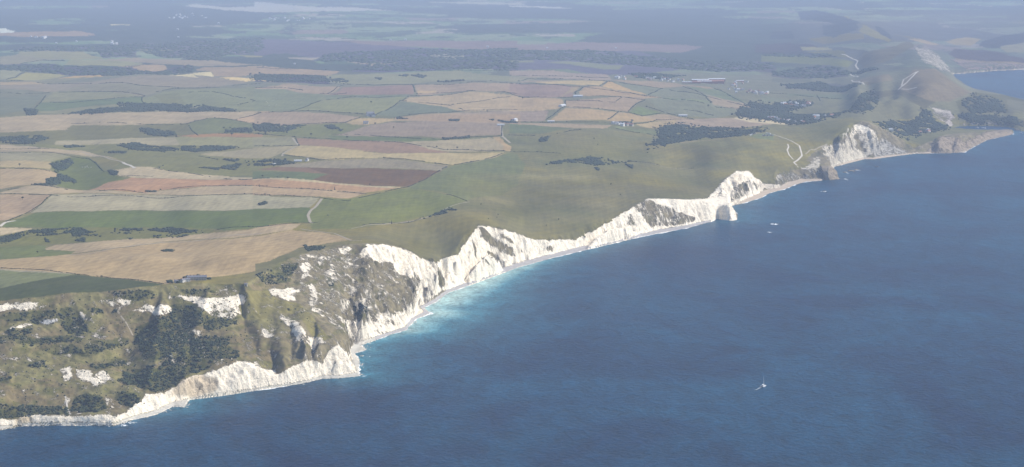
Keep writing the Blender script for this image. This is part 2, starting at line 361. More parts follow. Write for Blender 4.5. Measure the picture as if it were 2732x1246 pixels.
FIELDS = '''
168,182,216|B 0,20 200,30 500,55 1000,75 1240,95 900,112 400,118 0,118
168,182,216|A 1900,40 2200,72 2620,60 2620,118 2200,100 1800,60
166,180,214|B 1700,15 2100,18 2640,30 2640,46 2000,38 1700,25
170,184,218|C 0,55 600,68 640,80 0,68
110,122,158|B 560,600 700,530 1500,480 2570,470 2570,690 1280,690 940,685 1120,630 900,600
112,125,156|C 0,490 1200,490 1700,600 2570,600 2570,690 1700,700 1200,745 950,745 560,700 0,690
118,130,163|A 110,510 250,470 1050,450 1300,430 2300,380 2570,370 2570,500 2300,530 2030,600 1600,560 1340,495 1330,550 1010,565 970,510
118,130,165|B 0,375 800,400 1500,480 700,530 600,560 300,520 0,530
142,142,170|C 0,420 700,410 1700,430 1900,450 1700,490 0,480
142,142,170|B 850,400 2570,390 2570,470 1400,470
152,160,172|B 1700,540 2030,545 2100,570 1900,580
160,160,172|B 320,560 640,555 560,590 340,580
160,154,174|A 0,320 800,315 950,340 700,355 0,358
232,218,212|A 0,290 60,290 150,302 130,320 0,320
215,200,190|A 1080,240 1280,240 1260,248 1080,247
152,160,155|A 180,520 450,510 800,510 1010,565 800,575 400,585 180,560
150,155,155|A 0,560 180,545 600,580 400,600 150,640 0,640
150,160,150|A 620,640 700,590 1000,585 1400,620 1380,640 1200,660 820,660
158,155,160|A 880,580 1350,560 1560,580 2570,650 1900,660 1600,640 1390,615
145,155,160|A 1340,495 1700,500 1600,525 1450,530
172,155,160|A 1830,550 2030,560 2030,580 1870,578
150,158,152|A 2330,545 2570,530 2570,570 2420,570
148,158,150|A 0,700 260,700 60,780 0,790
165,166,142|A 60,785 260,720 640,730 520,775 300,792
175,160,150|A 0,810 300,800 480,830 0,855
140,148,142|A 0,792 350,792 560,752 900,760 500,822 300,800
150,148,148|A 0,858 500,825 900,800 1200,762 2000,750 2140,780 2450,800 2100,840 1700,860 1400,940 1100,890 500,905 0,892
140,146,142|A 1000,810 1240,820 1700,862 1560,900 1440,930 1100,888 600,895
190,168,152|A 560,765 700,738 1100,732 1300,742 900,757
178,160,156|A 1160,668 1400,645 1600,650 1650,690 1500,705
212,200,172|A 1560,742 1850,735 2060,715 2120,770 2030,748 1900,745 1950,770 1800,757
210,190,162|A 2150,778 2400,765 2570,755 2570,795 2400,797
165,152,152|A 1910,700 2000,672 2570,657 2570,720 2300,745 2120,760 2060,712
102,116,145|A 0,635 550,630 650,675 1300,675 1500,710 1850,650 1910,660 1850,730 1100,745 650,730 560,725 250,700 0,690
122,138,132|A 0,960 430,930 350,1010 320,1080 0,1130
142,150,135|A 400,1003 520,910 1100,897 1400,940 1000,975
112,138,124|A 320,1075 400,1008 1000,977 1400,952 1410,1010 1200,1030 700,1090 350,1092
140,146,130|A 380,1090 900,1040 1250,1020 1250,1060 660,1110 400,1110
134,148,132|A 1450,950 1600,900 2570,830 2570,1095 2280,1080 1400,1010 1380,970
128,140,124|A 1500,930 1750,910 1820,1020 1600,1010
145,155,145|B 680,740 740,720 2000,700 2570,740 2570,792 2000,792 1300,812 900,795 800,785
170,155,155|B 20,700 100,660 350,675 840,690 700,735 380,740 100,727
98,110,140|B 0,730 300,735 660,745 760,800 300,800 0,800
215,195,170|B 0,758 180,762 290,780 150,788 0,785
172,155,152|B 0,850 200,830 300,808 850,825 710,915 470,880 280,857 0,857
156,136,143|B 720,915 860,840 1540,830 1560,905 900,912
168,152,150|B 1560,830 2570,815 2570,915 2130,885 1600,920
190,170,155|B 1590,880 1780,880 1780,895 1600,905
130,147,134|B 0,862 280,857 470,885 700,922 680,970 370,1090 0,1100
122,142,132|B 700,920 900,915 1500,915 1490,940 1000,945 690,968
140,151,128|B 370,1090 690,972 1000,948 1490,942 1180,1130 1080,1120 600,1090
118,137,130|B 1180,1130 1430,987 1900,1032 2040,1072 1700,1105 1370,1150
182,165,152|B 1430,980 1500,945 2130,892 2570,922 2570,1070 2040,1070 1850,1030
168,152,146|B 1400,1150 2040,1077 2570,1072 2570,1175 1400,1175
165,148,145|B 0,1112 100,1105 1000,1160 960,1175 0,1175
168,162,168|B 900,605 1430,612 1180,632
135,152,150|C 350,625 580,605 1120,655 1080,692 900,690 600,650
138,152,152|C 0,610 240,610 240,630 0,633
150,158,165|C 870,545 1000,545 1130,575 1020,580
165,155,163|C 0,692 400,702 960,742 1000,790 600,772 0,722
150,155,150|C 0,735 350,740 200,765 100,795 0,800
168,155,155|C 100,800 180,770 500,775 280,812 120,812
192,176,158|C 260,815 500,780 950,790 880,842 700,845 400,830
158,140,147|C 0,825 600,850 700,852 620,905 620,940 300,950 0,912
168,155,145|C 500,945 620,900 700,855 620,850 560,900
182,163,150|C 0,925 300,952 500,960 530,990 480,1060 380,1075 0,1080
162,146,145|C 0,1082 380,1078 340,1175 0,1175
190,168,152|C 905,852 960,805 1480,865 1340,935
178,158,148|C 680,905 730,852 880,852 1340,942 1500,960 1450,990 1080,945 690,940
188,167,152|C 1360,935 1480,872 1900,942 1960,985 1500,945
172,154,147|C 550,980 1080,952 1330,977 1210,1030 1160,1085 560,1045
182,162,146|C 380,1175 550,1052 1060,1090 960,1175
130,144,137|C 980,800 1480,860 1900,935 2000,860 2350,1040 2370,1080 2230,1130 2000,1160 1500,1100 1330,980 1500,960 1360,940
162,150,148|C 980,790 1400,800 1950,850 2000,870 1720,845 1480,862
120,142,130|C 1740,850 2000,870 2300,1010 2100,990 1920,935
165,152,145|C 1930,950 2340,1040 2370,1080 2220,1095 1990,1060 1970,1000
128,148,130|C 1500,960 1960,1000 1980,1010 1940,1040 1600,990
122,146,118|C 1170,1092 1260,1035 1490,1100 1310,1132
178,160,148|C 970,1175 1070,1092 1300,1132 1500,1105 1800,1175
175,157,146|G 0,107 500,117 1000,132 950,157 650,167 0,127
110,132,117|G 0,127 620,167 300,232 0,220
124,140,118|G 1030,160 1050,140 1480,192 1420,230
182,162,144|G 940,97 1060,2 1150,0 1430,70 1200,100
182,165,146|G 1215,110 1480,78 1700,62 1650,110 1500,130 1420,162 1280,140
172,154,148|G 1650,70 2180,57 2570,125 2200,152 1900,145 1600,125
208,193,168|G 2180,62 2280,48 2700,95 2900,120 2570,120 2400,108
118,138,118|G 2350,242 2480,205 2590,215 2590,285 2400,262
168,154,138|G 1700,290 1850,270 2100,255 2100,262 1850,280 1650,310
178,163,150|E 0,50 700,15 1500,-6 2570,0 2300,75 2100,50 1840,105 1280,107 700,112 650,150 0,180
182,160,150|E 2300,75 2560,0 2640,0 2640,115 2480,108
120,135,116|E 1840,105 2060,52 2300,75 2500,110 2520,160 2450,200 2130,200 1935,225
122,128,112|E 0,180 650,150 700,112 1840,110 1940,225 1700,240 1000,230 560,245 300,312 0,312
172,163,142|E 555,262 900,235 1350,235 1720,240 1760,325 1550,327 1300,300 900,305 530,317
152,153,126|E 1720,240 2570,250 2570,345 2450,345 2300,335 1760,327
165,135,122|E 1720,232 2140,205 2570,215 2570,240 1900,247
128,134,108|E 300,320 900,308 1300,300 1550,330 2300,340 1800,400 2000,420 2200,470 2570,470 2570,615 1900,605 1320,547 1100,572 1200,480 900,400 400,347
170,160,138|E 1950,425 2400,352 2570,345 2570,470 2350,465 2100,450
184,167,150|E 0,315 400,347 800,385 1210,485 980,442 870,442 600,402 300,372 0,372
165,150,142|E 0,377 300,372 600,402 870,442 700,425 480,397 200,388 0,390
160,155,132|E 0,400 500,402 700,432 640,455 500,505 250,480 0,490
183,166,142|E 0,490 250,480 500,502 495,572 300,547 0,540
181,161,142|E 0,552 300,560 490,582 565,622 560,650 450,660 450,710 300,712 0,752
108,126,94|E 510,500 700,450 870,450 1020,580 1060,590 1150,620 1240,640 1040,690 850,765 700,750 560,720 580,640 560,600 500,560
192,176,155|E 1100,577 1320,548 1500,550 1650,572 2100,607 2640,643 2640,650 1280,625 1170,620
181,146,131|E 1050,680 1250,640 1290,627 2570,650 2570,715 2100,718 1570,765 1420,785 870,772
182,164,146|E 0,782 300,722 450,717 660,757 870,777 1420,787 1570,770 2100,722 2570,720 2570,802 500,802 0,795
178,155,140|E 0,802 500,812 300,960 60,1060 0,1070
178,168,145|E 520,812 2640,807 2640,950 2200,955 1300,940 700,957 300,975
102,125,97|E 350,977 700,962 1250,942 2200,962 2640,945 2640,1120 2200,1150 1100,1132 30,1132 60,1080 200,1040
170,152,145|F -10,12 500,12 1020,52 880,97 500,107 0,122
183,165,146|F 900,95 1010,60 1350,55 1380,72 1100,120 950,110
124,137,112|F 150,200 250,132 680,117 880,102 950,112 1080,127 750,210 600,235 200,215
158,143,139|F 800,207 1080,132 1300,92 1900,72 2300,82 2500,120 2410,132 2420,230 2100,240 1840,258 1300,232 800,210
172,152,142|F 1380,62 1900,10 2600,0 2600,102 2300,87 1380,72
172,152,142|B 1370,1152 1900,1100 2600,1100 2600,1175 1370,1175
108,130,111|F 720,215 1000,217 1500,252 1840,267 2100,252 2380,247 1500,290 1100,275 750,262
158,134,128|F 400,250 800,262 1100,277 1450,297 1900,367 1900,376 1300,395 1000,370 600,345 440,325
150,151,130|F -20,240 360,245 430,320 0,332 -20,332
174,162,144|F 1450,294 1840,277 2300,252 2420,272 2500,342 2490,380 2000,370 1700,345
184,162,142|F 2330,247 2400,250 2510,332 2500,382 2430,375 2440,320
188,171,142|F 280,412 440,332 1000,372 1300,398 1900,378 2450,392 2200,472 1950,510 1500,462 1250,442 700,467 400,437
168,158,136|F -20,342 420,325 270,402 150,457 -20,470
154,145,132|F 200,517 700,472 1250,447 1900,517 1820,570 1400,550 1000,540 200,520
118,99,100|F 30,547 230,522 700,532 1830,572 1500,730 1100,720 560,677 720,600 400,577
138,115,112|F 30,547 230,522 500,528 720,600 400,577
104,126,108|F -20,567 400,577 720,602 560,677 200,657 -20,647
186,152,134|F -20,655 560,690 700,702 1300,745 1420,740 1100,797 700,762 -20,725
196,180,152|F -20,643 560,676 1100,722 1450,735 1300,747 700,702 -20,657
186,162,143|F -20,727 700,764 1100,800 910,862 650,837 260,810 -20,810
172,165,140|F -20,813 640,842 540,925 -20,947
100,122,94|F -20,947 540,925 540,1080 300,1087 -20,1122
118,132,98|F 560,1142 520,1000 660,847 910,868 1480,750 1800,802 2080,872 1800,1000 1400,1082 950,1142
114,130,108|F 1480,747 1830,577 1950,517 2450,402 2500,392 2570,402 2650,500 2570,700 2400,800 2080,872 1850,800
182,160,142|F -20,1132 300,1092 450,1090 400,1132 330,1132 -20,1177
200,182,157|I 0,35 335,45 0,103
120,124,96|I 0,103 335,48 1000,30 2110,50 2000,100 1500,140 500,192 0,240
110,126,94|I 0,222 450,202 450,242 740,265 700,290 0,332
184,160,134|S -60,696 0,690 190,679 440,645 700,623 780,613 860,620 942,640 870,648 800,660 770,680 720,700 683,706 681,722 560,740 445,757 320,747 200,731 0,715 -60,712
183,163,142|S 122,664 145,655 440,632 700,608 800,598 780,612 700,621 440,643 190,677 202,671 124,667
124,136,104|I -200,415 0,425 750,485 300,592 0,627 -200,640
82,100,80|I -200,650 0,632 750,492 1100,522 1600,577 1500,602 950,662 0,737 -200,760
166,156,135|I 0,422 750,483 700,490 300,462 0,436
124,143,138|D 0,550 700,560 900,600 850,650 100,600 0,600
120,133,147|D 930,590 1000,500 1300,440 1450,410 1500,450 1300,560 1100,630 1000,640
104,118,140|D 100,700 550,640 850,700 850,740 300,760 100,740
100,114,138|D 0,510 600,520 760,550 600,565 0,545
150,160,168|D 500,190 650,140 850,170 880,210 700,215
162,158,170|D 1430,380 1550,370 1760,440 1650,440
132,143,150|D 700,330 1000,320 1000,380 600,430 450,390
128,132,130|D 950,760 1280,760 1240,800 1040,860 960,800
128,145,136|D 0,960 300,1000 250,1010 0,1030
132,142,130|D 600,990 950,940 1000,1000 600,1050
120,140,132|D 250,940 850,940 860,990 600,975 250,965
160,158,165|D 1800,400 2000,360 2150,380 2050,440 1900,430
150,148,145|D 1900,540 2570,560 2570,640 1900,600
106,118,124|D 860,1090 1030,905 1500,880 1700,1000 1560,1100 1000,1120
134,135,136|D 1330,880 1480,700 1700,680 1950,850 2050,900 1850,1000 1650,990
200,190,190|D 1850,722 1900,722 2000,709 2300,685 2660,668 2660,682 2300,697 2000,722 1880,733
110,122,120|D 1900,1000 2100,900 2570,950 2570,1100 1950,1130
106,120,146|D -60,440 250,428 500,440 600,495 300,520 -60,535
104,118,145|D -60,615 150,655 120,700 -60,692
108,122,146|D 540,625 700,645 860,700 700,735 540,700
106,120,140|D 220,830 560,800 900,815 970,850 500,885 250,865
152,160,160|D 380,462 650,470 700,500 400,507
108,121,148|D 350,115 520,98 700,130 1000,235 900,255 380,190
104,118,148|D 100,305 300,300 320,380 80,372
110,124,150|D 600,245 900,228 960,270 700,372 600,335
108,124,150|D 1090,250 1250,320 1285,400 1180,352
138,150,158|D 1000,252 1100,290 1280,392 1240,420 950,300
106,118,147|D 2150,402 2570,300 2660,310 2660,465 2200,472 2130,432
142,152,162|D 2330,462 2570,410 2660,420 2660,505 2400,502
106,118,145|D 1890,482 2200,482 2660,575 2660,622 2200,600 1900,572 1830,520
134,144,150|D 1300,332 1450,350 1700,430 1480,372
126,140,140|D 400,520 800,500 860,560 700,545
118,134,138|D 100,760 500,755 480,795 100,800
138,140,142|D 900,770 1250,740 1290,800 1100,830 900,820
104,116,122|D 1950,1005 2100,930 2330,980 2400,1100 2050,1125
120,131,128|D 2400,962 2660,1000 2660,1100 2420,1100
122,132,126|D 1130,980 1330,930 1560,1050 1480,1175 900,1175 900,1120
98,112,120|H 1900,22 2330,42 2640,90 2640,140 2330,125 2000,92
'''
pts_fields = []
for ln in FIELDS.strip().split('\n'):
    c, s = ln.split('|'); poly = tp(s); c = [float(q) for q in c.split(',')]
    y = sum(p[1] for p in poly) / len(poly)
    fill(COL, poly, true_col(c, y)); pts_fields.append(poly)
# soft patches of drier or lusher turf, with shading of the folds painted in: x,y,rx,ry,colour,strength
SOFT = '''1480,515,120,30,104,110,88,.9|1400,560,80,34,102,108,88,.85|1600,540,70,12,150,142,112,.7|1330,540,60,14,150,142,112,.6|1540,470,120,7,154,146,114,.7|1750,395,60,10,150,144,114,.6|1300,500,90,30,128,128,102,.6|1450,470,160,8,150,146,112,.6|1560,510,90,9,148,142,112,.5
1600,400,110,22,132,132,108,.6|1530,365,80,20,142,138,112,.5|1880,410,45,28,98,108,98,.8|1800,420,30,20,146,140,108,.5|1100,660,70,30,112,108,88,.6|1180,600,80,30,132,126,98,.6
1000,610,80,20,128,122,96,.5|1820,500,110,30,112,114,96,.6|1640,470,60,18,112,116,96,.6|2050,440,60,20,124,124,104,.5|2230,350,70,20,118,126,108,.5|1350,640,100,20,128,120,96,.5
1900,380,80,16,126,132,110,.5|180,430,60,18,104,124,92,.4|720,640,60,8,190,168,144,.4|400,690,160,10,188,168,146,.3|1250,620,50,40,108,108,86,.6|1560,610,80,18,110,114,92,.6'''
for b in SOFT.replace('\n', '|').split('|'):
    x, y, rx, ry, r, g, bl, s = [float(q) for q in b.split(',')]
    j0, j1 = int(y - 3 * ry) - BY0, int(y + 3 * ry) - BY0; i0, i1 = int(x - 3 * rx) - BX0, int(x + 3 * rx) - BX0
    w = s * np.exp(-((upx[j0:j1, i0:i1] - x) / rx) ** 2 - ((vpx[j0:j1, i0:i1] - y) / ry) ** 2)
    COL[j0:j1, i0:i1] = COL[j0:j1, i0:i1] * (1 - w[..., None]) + true_col((r, g, bl), y) * w[..., None]
# the undercliff and cliff slopes: rough olive turf, bare chalk by coverage
def lines_px(L): return [(CX + F * p[0] / p[1], HY + F * (CAM_H - p[2]) / p[1]) for p in L]
CLZ = [lines_px(COAST[:kb + 1]) + lines_px(TOP)[::-1], lines_px(COAST[kb:kd + 1]) + lines_px(TOP2)[::-1], lines_px(COAST[kd:ke + 1]) + lines_px(TOP3)[::-1]]
COV = np.zeros((BH, BW), np.float32); RK = np.zeros((BH, BW, 3), np.float32); RK[:] = (.95, .84, .66)
KIND = np.zeros((BH, BW), np.uint8)       # 0 turf and fields, 1 cliff, 2 beach
for q in CLZ: fill(KIND, q, 1)
m = KIND == 1
ol = np.array([raw_col((144, 141, 121), 900), raw_col((140, 132, 121), 900), raw_col((150, 145, 136), 800)])
nb = fbm(upx / 60, vpx / 25, 4, 2)[..., None]
mix = np.clip(nb * 2 + .5, 0, 1)
rough = ol[0] * (1 - mix) + ol[1] * mix
lft = np.clip((upx - 720) / 80, 0, 1)[..., None]
rough = rough * (1 - lft) + (ol[1] * .35 + ol[2] * .65) * lft
rough = rough * (1 + .38 * fbm(upx / 9, vpx / 5, 4, 1)[..., None])
gm = np.clip(fbm(upx / 22, vpx / 9, 4, 6) * 3 - .4, 0, 1)[..., None] * .6; rough = rough * (1 - gm) + raw_col((112, 118, 96), 900) * gm
COL[m] = rough[m]
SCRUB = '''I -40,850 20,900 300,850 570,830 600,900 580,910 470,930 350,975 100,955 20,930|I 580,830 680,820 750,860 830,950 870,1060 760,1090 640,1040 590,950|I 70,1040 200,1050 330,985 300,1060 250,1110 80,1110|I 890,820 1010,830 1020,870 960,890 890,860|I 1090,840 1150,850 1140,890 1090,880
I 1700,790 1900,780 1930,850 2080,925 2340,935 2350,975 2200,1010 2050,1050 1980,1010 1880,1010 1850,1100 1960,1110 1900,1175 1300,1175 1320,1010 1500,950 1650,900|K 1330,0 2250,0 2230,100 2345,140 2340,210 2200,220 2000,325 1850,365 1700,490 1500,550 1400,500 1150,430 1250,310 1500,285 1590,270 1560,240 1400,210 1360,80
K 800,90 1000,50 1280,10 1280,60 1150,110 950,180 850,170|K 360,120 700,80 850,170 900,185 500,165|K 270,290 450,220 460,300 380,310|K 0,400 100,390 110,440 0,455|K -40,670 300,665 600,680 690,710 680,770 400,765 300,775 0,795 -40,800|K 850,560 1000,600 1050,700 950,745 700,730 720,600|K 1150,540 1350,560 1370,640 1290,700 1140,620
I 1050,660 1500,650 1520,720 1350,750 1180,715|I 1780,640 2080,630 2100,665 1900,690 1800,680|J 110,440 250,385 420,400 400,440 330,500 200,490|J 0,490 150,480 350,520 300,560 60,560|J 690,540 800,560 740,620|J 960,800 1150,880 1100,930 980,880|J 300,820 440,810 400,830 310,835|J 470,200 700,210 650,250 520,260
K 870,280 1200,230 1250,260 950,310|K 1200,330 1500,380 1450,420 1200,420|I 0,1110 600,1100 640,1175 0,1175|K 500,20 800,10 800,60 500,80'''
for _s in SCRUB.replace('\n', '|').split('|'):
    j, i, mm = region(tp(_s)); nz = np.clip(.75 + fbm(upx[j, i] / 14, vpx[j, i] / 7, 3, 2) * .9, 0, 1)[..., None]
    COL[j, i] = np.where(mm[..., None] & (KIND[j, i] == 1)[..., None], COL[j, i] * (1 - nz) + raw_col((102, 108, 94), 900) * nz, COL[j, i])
fill(COL, tp('N 100,470 330,450 400,520 600,560 700,700 820,830 700,850 560,640 380,640 280,720 160,700 110,620'), raw_col((146, 142, 120), 850))
COVER = '''.39|S 790,690 900,660 1150,740 1140,840 980,925 930,905 800,770|.96|S 1160,700 1216,680 1278,600 1345,612 1431,640 1540,640 1690,552 1728,526 1905,528 1950,530 1970,590 1907,590 1700,640 1440,700 1250,766 1195,784
.9|S 1920,490 1963,452 2000,452 2035,490 2038,515 1950,552 1925,530 1900,540 1890,525
.95|J 1100,185 1300,190 1500,250 1760,390 1780,590 1790,620 1700,640 1650,560 1600,450 1550,520 1450,480 1380,470 1300,370 1180,370 1080,290 1040,240
.9|J 1560,720 1600,620 1650,560 1790,600 1900,600 1650,780 1750,860 1500,970 1550,1030 1030,1130 900,1060 870,960 1000,930 1180,980 1190,880 1300,850 1450,870
.97|J 120,640 370,600 450,620 450,660 400,660 410,730 320,740 170,700
.9|J 460,390 540,400 545,480 480,520 450,450|.95|J 540,560 600,620 610,740 545,690|.7|J 500,680 600,800 700,890 560,850|.65|J 660,430 800,430 800,500 700,520
.97|J 780,220 920,215 920,280 840,270|.5|J 500,300 760,320 740,350 520,330|.7|J 840,340 960,450 900,420|.85|J 900,610 990,650 980,690 900,640
.55|J 870,740 1100,700 1160,850 1050,850 930,800|.75|J 780,850 920,980 860,950|.85|J 250,890 370,920 490,1050 500,1175 400,1100 330,990 260,940|.8|J 50,970 110,1050 130,1110 80,1110
.75|J 500,1100 650,1100 720,1175 520,1175|.4|J 1320,600 1500,700 1540,780 1450,760
.86|N 680,1000 760,1050 800,960 880,860 1000,980 1080,1080 1060,1130 870,1140 600,1165 350,1175 400,1110 560,1060 600,1010|.6|N 340,920 430,930 400,1000 340,970
.85|N 430,680 540,690 620,800 650,880 560,840 480,740|.7|N 640,860 700,850 720,960 690,960
.88|N 0,1060 140,1020 220,1080 300,1070 350,1150 300,1185 0,1185
.62|I -300,780 0,780 100,750 380,760 470,790 400,830 0,840 -300,840|.85|I 1150,710 1280,740 1290,790 1200,790|.8|I 1430,790 1690,800 1700,880 1500,930 1470,870 1280,870
.9|I 1740,710 1940,710 2000,750 2290,700 2390,680 2410,780 2350,800 2360,910 2280,945 2080,900 1990,850 1920,790|.8|I 760,860 800,870 840,950 800,930
.85|I 360,940 580,905 585,950 420,980|.65|I 80,1000 330,980 300,1015 70,1035|.7|I 1870,1035 1990,1060 1960,1110|.6|I 880,1080 1100,1120 1050,1160 900,1125|.5|I 700,1110 820,1090 800,1150
.85|K 600,300 700,265 700,410 620,460|.82|K 735,325 880,325 900,400 1000,320 1090,400 950,510 880,440 780,430|.32|K 300,410 640,470 560,590 300,560|.55|K 1020,600 1130,610 1120,710 1030,690
.6|K 1185,125 1290,145 1280,190|.95|K 1470,235 1590,265 1500,265|.45|K 1150,485 1360,510 1340,550|.55|K 620,565 700,600 660,660|.85|K 640,735 700,735 700,780|.35|K 1380,560 1550,560 1540,640 1370,680
.92|K 1300,735 1450,600 1640,540 1830,400 1950,355 2020,430 2100,450 2300,250 2480,260 2600,320 2700,320 2700,560 1900,610 1500,770 1300,790
.66|H 590,340 720,300 800,300 860,200 900,120 1000,130 1130,190 1130,330 1080,400 1000,450 700,530 620,440|.9|H 910,120 1030,140 1120,190 1060,250 960,180|.9|H 690,470 760,380 1000,380 1080,330 1090,400 1000,450 700,530|.62|H 1090,300 1200,250 1440,400 1100,450
.15|H 930,200 1000,350 1090,410 950,370 900,260|.62|H 400,560 540,420 590,460 560,560 480,570|.9|H 560,560 700,520 720,540 600,580
.55|H 130,620 200,570 240,700 180,740|.35|H 200,580 370,600 400,650 200,700|.4|H 380,560 600,560 590,660 400,650
.92|H -60,690 180,700 180,745 0,745 -60,720|.68|H 1600,410 1650,330 1780,210 1870,230 1990,290 2200,180 2440,140 2480,220 2200,330 2000,400 1700,430
.04|L 232,378 310,425 505,550 535,625 430,588 325,525 240,465|.05|L 390,395 470,470 640,615 560,560 420,460|.05|L 248,560 400,610 480,695 400,660|.05|L 225,605 290,640 375,718 330,695|.25|L 170,465 215,560 210,650 180,560
.42|L 1490,200 1600,155 1700,190 1850,240 1985,300 1960,345 1800,375 1620,395 1560,320|.45|L 1430,270 1500,280 1500,380 1430,370|.75|L 1880,180 2100,200 2120,260 1900,240|.5|L 750,530 840,530 830,580 740,575
.45|M 640,380 700,300 850,255 850,390 760,460 640,500|.45|M 870,260 960,300 985,350 920,390|.65|M 400,470 480,380 540,290 600,380 590,460
.05|D 1400,420 1500,440 1560,430 1600,520 1480,500|.54|D 1480,440 1600,460 1750,540 1870,720 1850,720 1600,610 1520,530
.5|D 1810,570 1870,570 2570,620 2640,640 2640,670 2000,700 1950,690|.1|D 1790,600 1870,590 2000,690 1900,700|.8|D 1790,1090 1850,1100 1870,1175 1800,1140
.75|D 1600,1040 1850,1090 1900,1175 1790,1175 1680,1080|.8|H 1770,95 1830,60 1890,130 1840,140|.45|H 1640,0 1820,0 1850,60 1780,110 1700,60|.5|H 1990,90 2330,100 2330,130 1950,125'''
for e in COVER.replace('\n', '|').split('|S').__iter__() if False else [0]: pass
tok = COVER.replace('\n', '|').split('|')
for a, b in zip(tok[0::2], tok[1::2]):
    poly = tp(b); a = float(a)
    if b[0] in 'IKJN' and a > .5 and not b.startswith('J 1100,185') and not b.startswith('K 1300,735'): a = .5 + (a - .5) * .5
    fill(COV, poly, a)
# the thin cliff at the foot of the undercliff
band = lines_px(COAST[:30]) + lines_px(LOW)[::-1]
j, i, mm = region(band); COV[j, i] = np.where(mm, np.maximum(COV[j, i], .88), COV[j, i])
m_ = (KIND == 1) & (COV < .2); COV[m_] = (.20 + .22 * fbm(upx / 35, vpx / 18, 4, 5))[m_]
COV = blur(blur(COV, 2.3, 0), 2.3, 1)
for c, s in [((.62, .50, .33), 'K 130,800 320,780 320,850 150,860'), ((.60, .49, .34), 'K 1700,470 1830,400 1960,355 2100,420 2090,540 1900,590 1700,560'), ((.62, .54, .42), 'M 960,290 1180,290 1200,360 1000,380'),
             ((.45, .41, .33), 'M 1150,150 1700,120 1720,290 1200,350'), ((.62, .55, .42), 'H 590,300 1440,100 1480,420 560,600 420,560'), ((.42, .39, .33), 'H 1090,330 1200,250 1460,400 1100,450'), ((.33, .26, .18), 'H 1560,440 1750,200 2480,110 2500,230 1750,460'),
             ((.36, .25, .20), 'D 1800,560 2660,580 2660,680 1900,730'), ((.50, .44, .35), 'D 1480,430 1650,440 1900,730 1500,600'), ((.50, .44, .36), 'D 1600,1000 2000,1050 1900,1175 1600,1175'), ((.45, .38, .32), 'H 1620,0 2600,60 2600,140 1850,140'),
             ((.56, .54, .50), 'I 350,930 590,900 590,980 350,980'), ((.50, .44, .36), 'I 700,1080 1110,1090 1100,1160 700,1160')]:
    fill(RK, tp(s), c)
RK = blur(blur(RK.reshape(BH, -1), 3, 0).reshape(BH, BW, 3).transpose(1, 0, 2).reshape(BW, -1), 3, 0).reshape(BW, BH, 3).transpose(1, 0, 2)
# beaches, a little wider than drawn at their feet
for T, k0, k1_, c in [(TOE, 0, kA + 1, None), (TOE2, kb, kd, None), (TOE3, kd, nearest(COAST, 2484, 409) + 1, None)]:
    for C in [lines_px(COAST[k0:k1_]) + lines_px(T)[::-1]]:
        j, i, mm = region(C)
        x = upx[j, i][..., None]; g = np.where(x < 1000, np.array([.52, .48, .40]), np.where(x < 1900, np.array([.37, .345, .33]), np.array([.46, .37, .27])))
        sub_ = COL[j, i]; sub_[mm] = g[mm]; COV[j, i][mm] = 0; KIND[j, i][mm] = 2
def psamp(A, x, y):
    i = np.clip(np.round(x - BX0).astype(int), 0, BW - 1); j = np.clip(np.round(y - BY0).astype(int), 0, BH - 1); return A[j, i]
jx = fbm(LX / 30, LY / 60, 2, 1) * 1.6; jy = fbm(LX / 30 + 7, LY / 60, 2, 2) * .8
H0 = samp(HB, UR, VR)                      # unroughened height decides what grows where
WX, WY, WU, WV, WR, WL, _u, _v = warp(LX, LY)
H0 = samp(HB, WU, WV); PXW = CX + F * WX / WY; PY0 = HY + F * (CAM_H - H0) / WY
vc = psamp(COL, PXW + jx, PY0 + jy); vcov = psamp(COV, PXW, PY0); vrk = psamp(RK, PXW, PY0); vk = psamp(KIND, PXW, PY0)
tall = (vk == 2) & (LZ > 5.5); vk[tall] = 1; vcov[vk == 2] = .9; vcov[tall] = .95
# steep chalk shows even where the tracing missed it; sea bed
gz = np.hypot(np.gradient(LZ, axis=0) / (np.gradient(LY, axis=0) + 1e-6), 0)
low = (LZ < 3.2) & (LZ > -3) & (H0 < 3.2) & (vk != 0)
vc[low] = np.where(PX[low][:, None] < 1000, np.array([.50, .47, .40]), np.where(PX[low][:, None] < 1900, np.array([.37, .345, .33]), np.array([.46, .37, .27])))
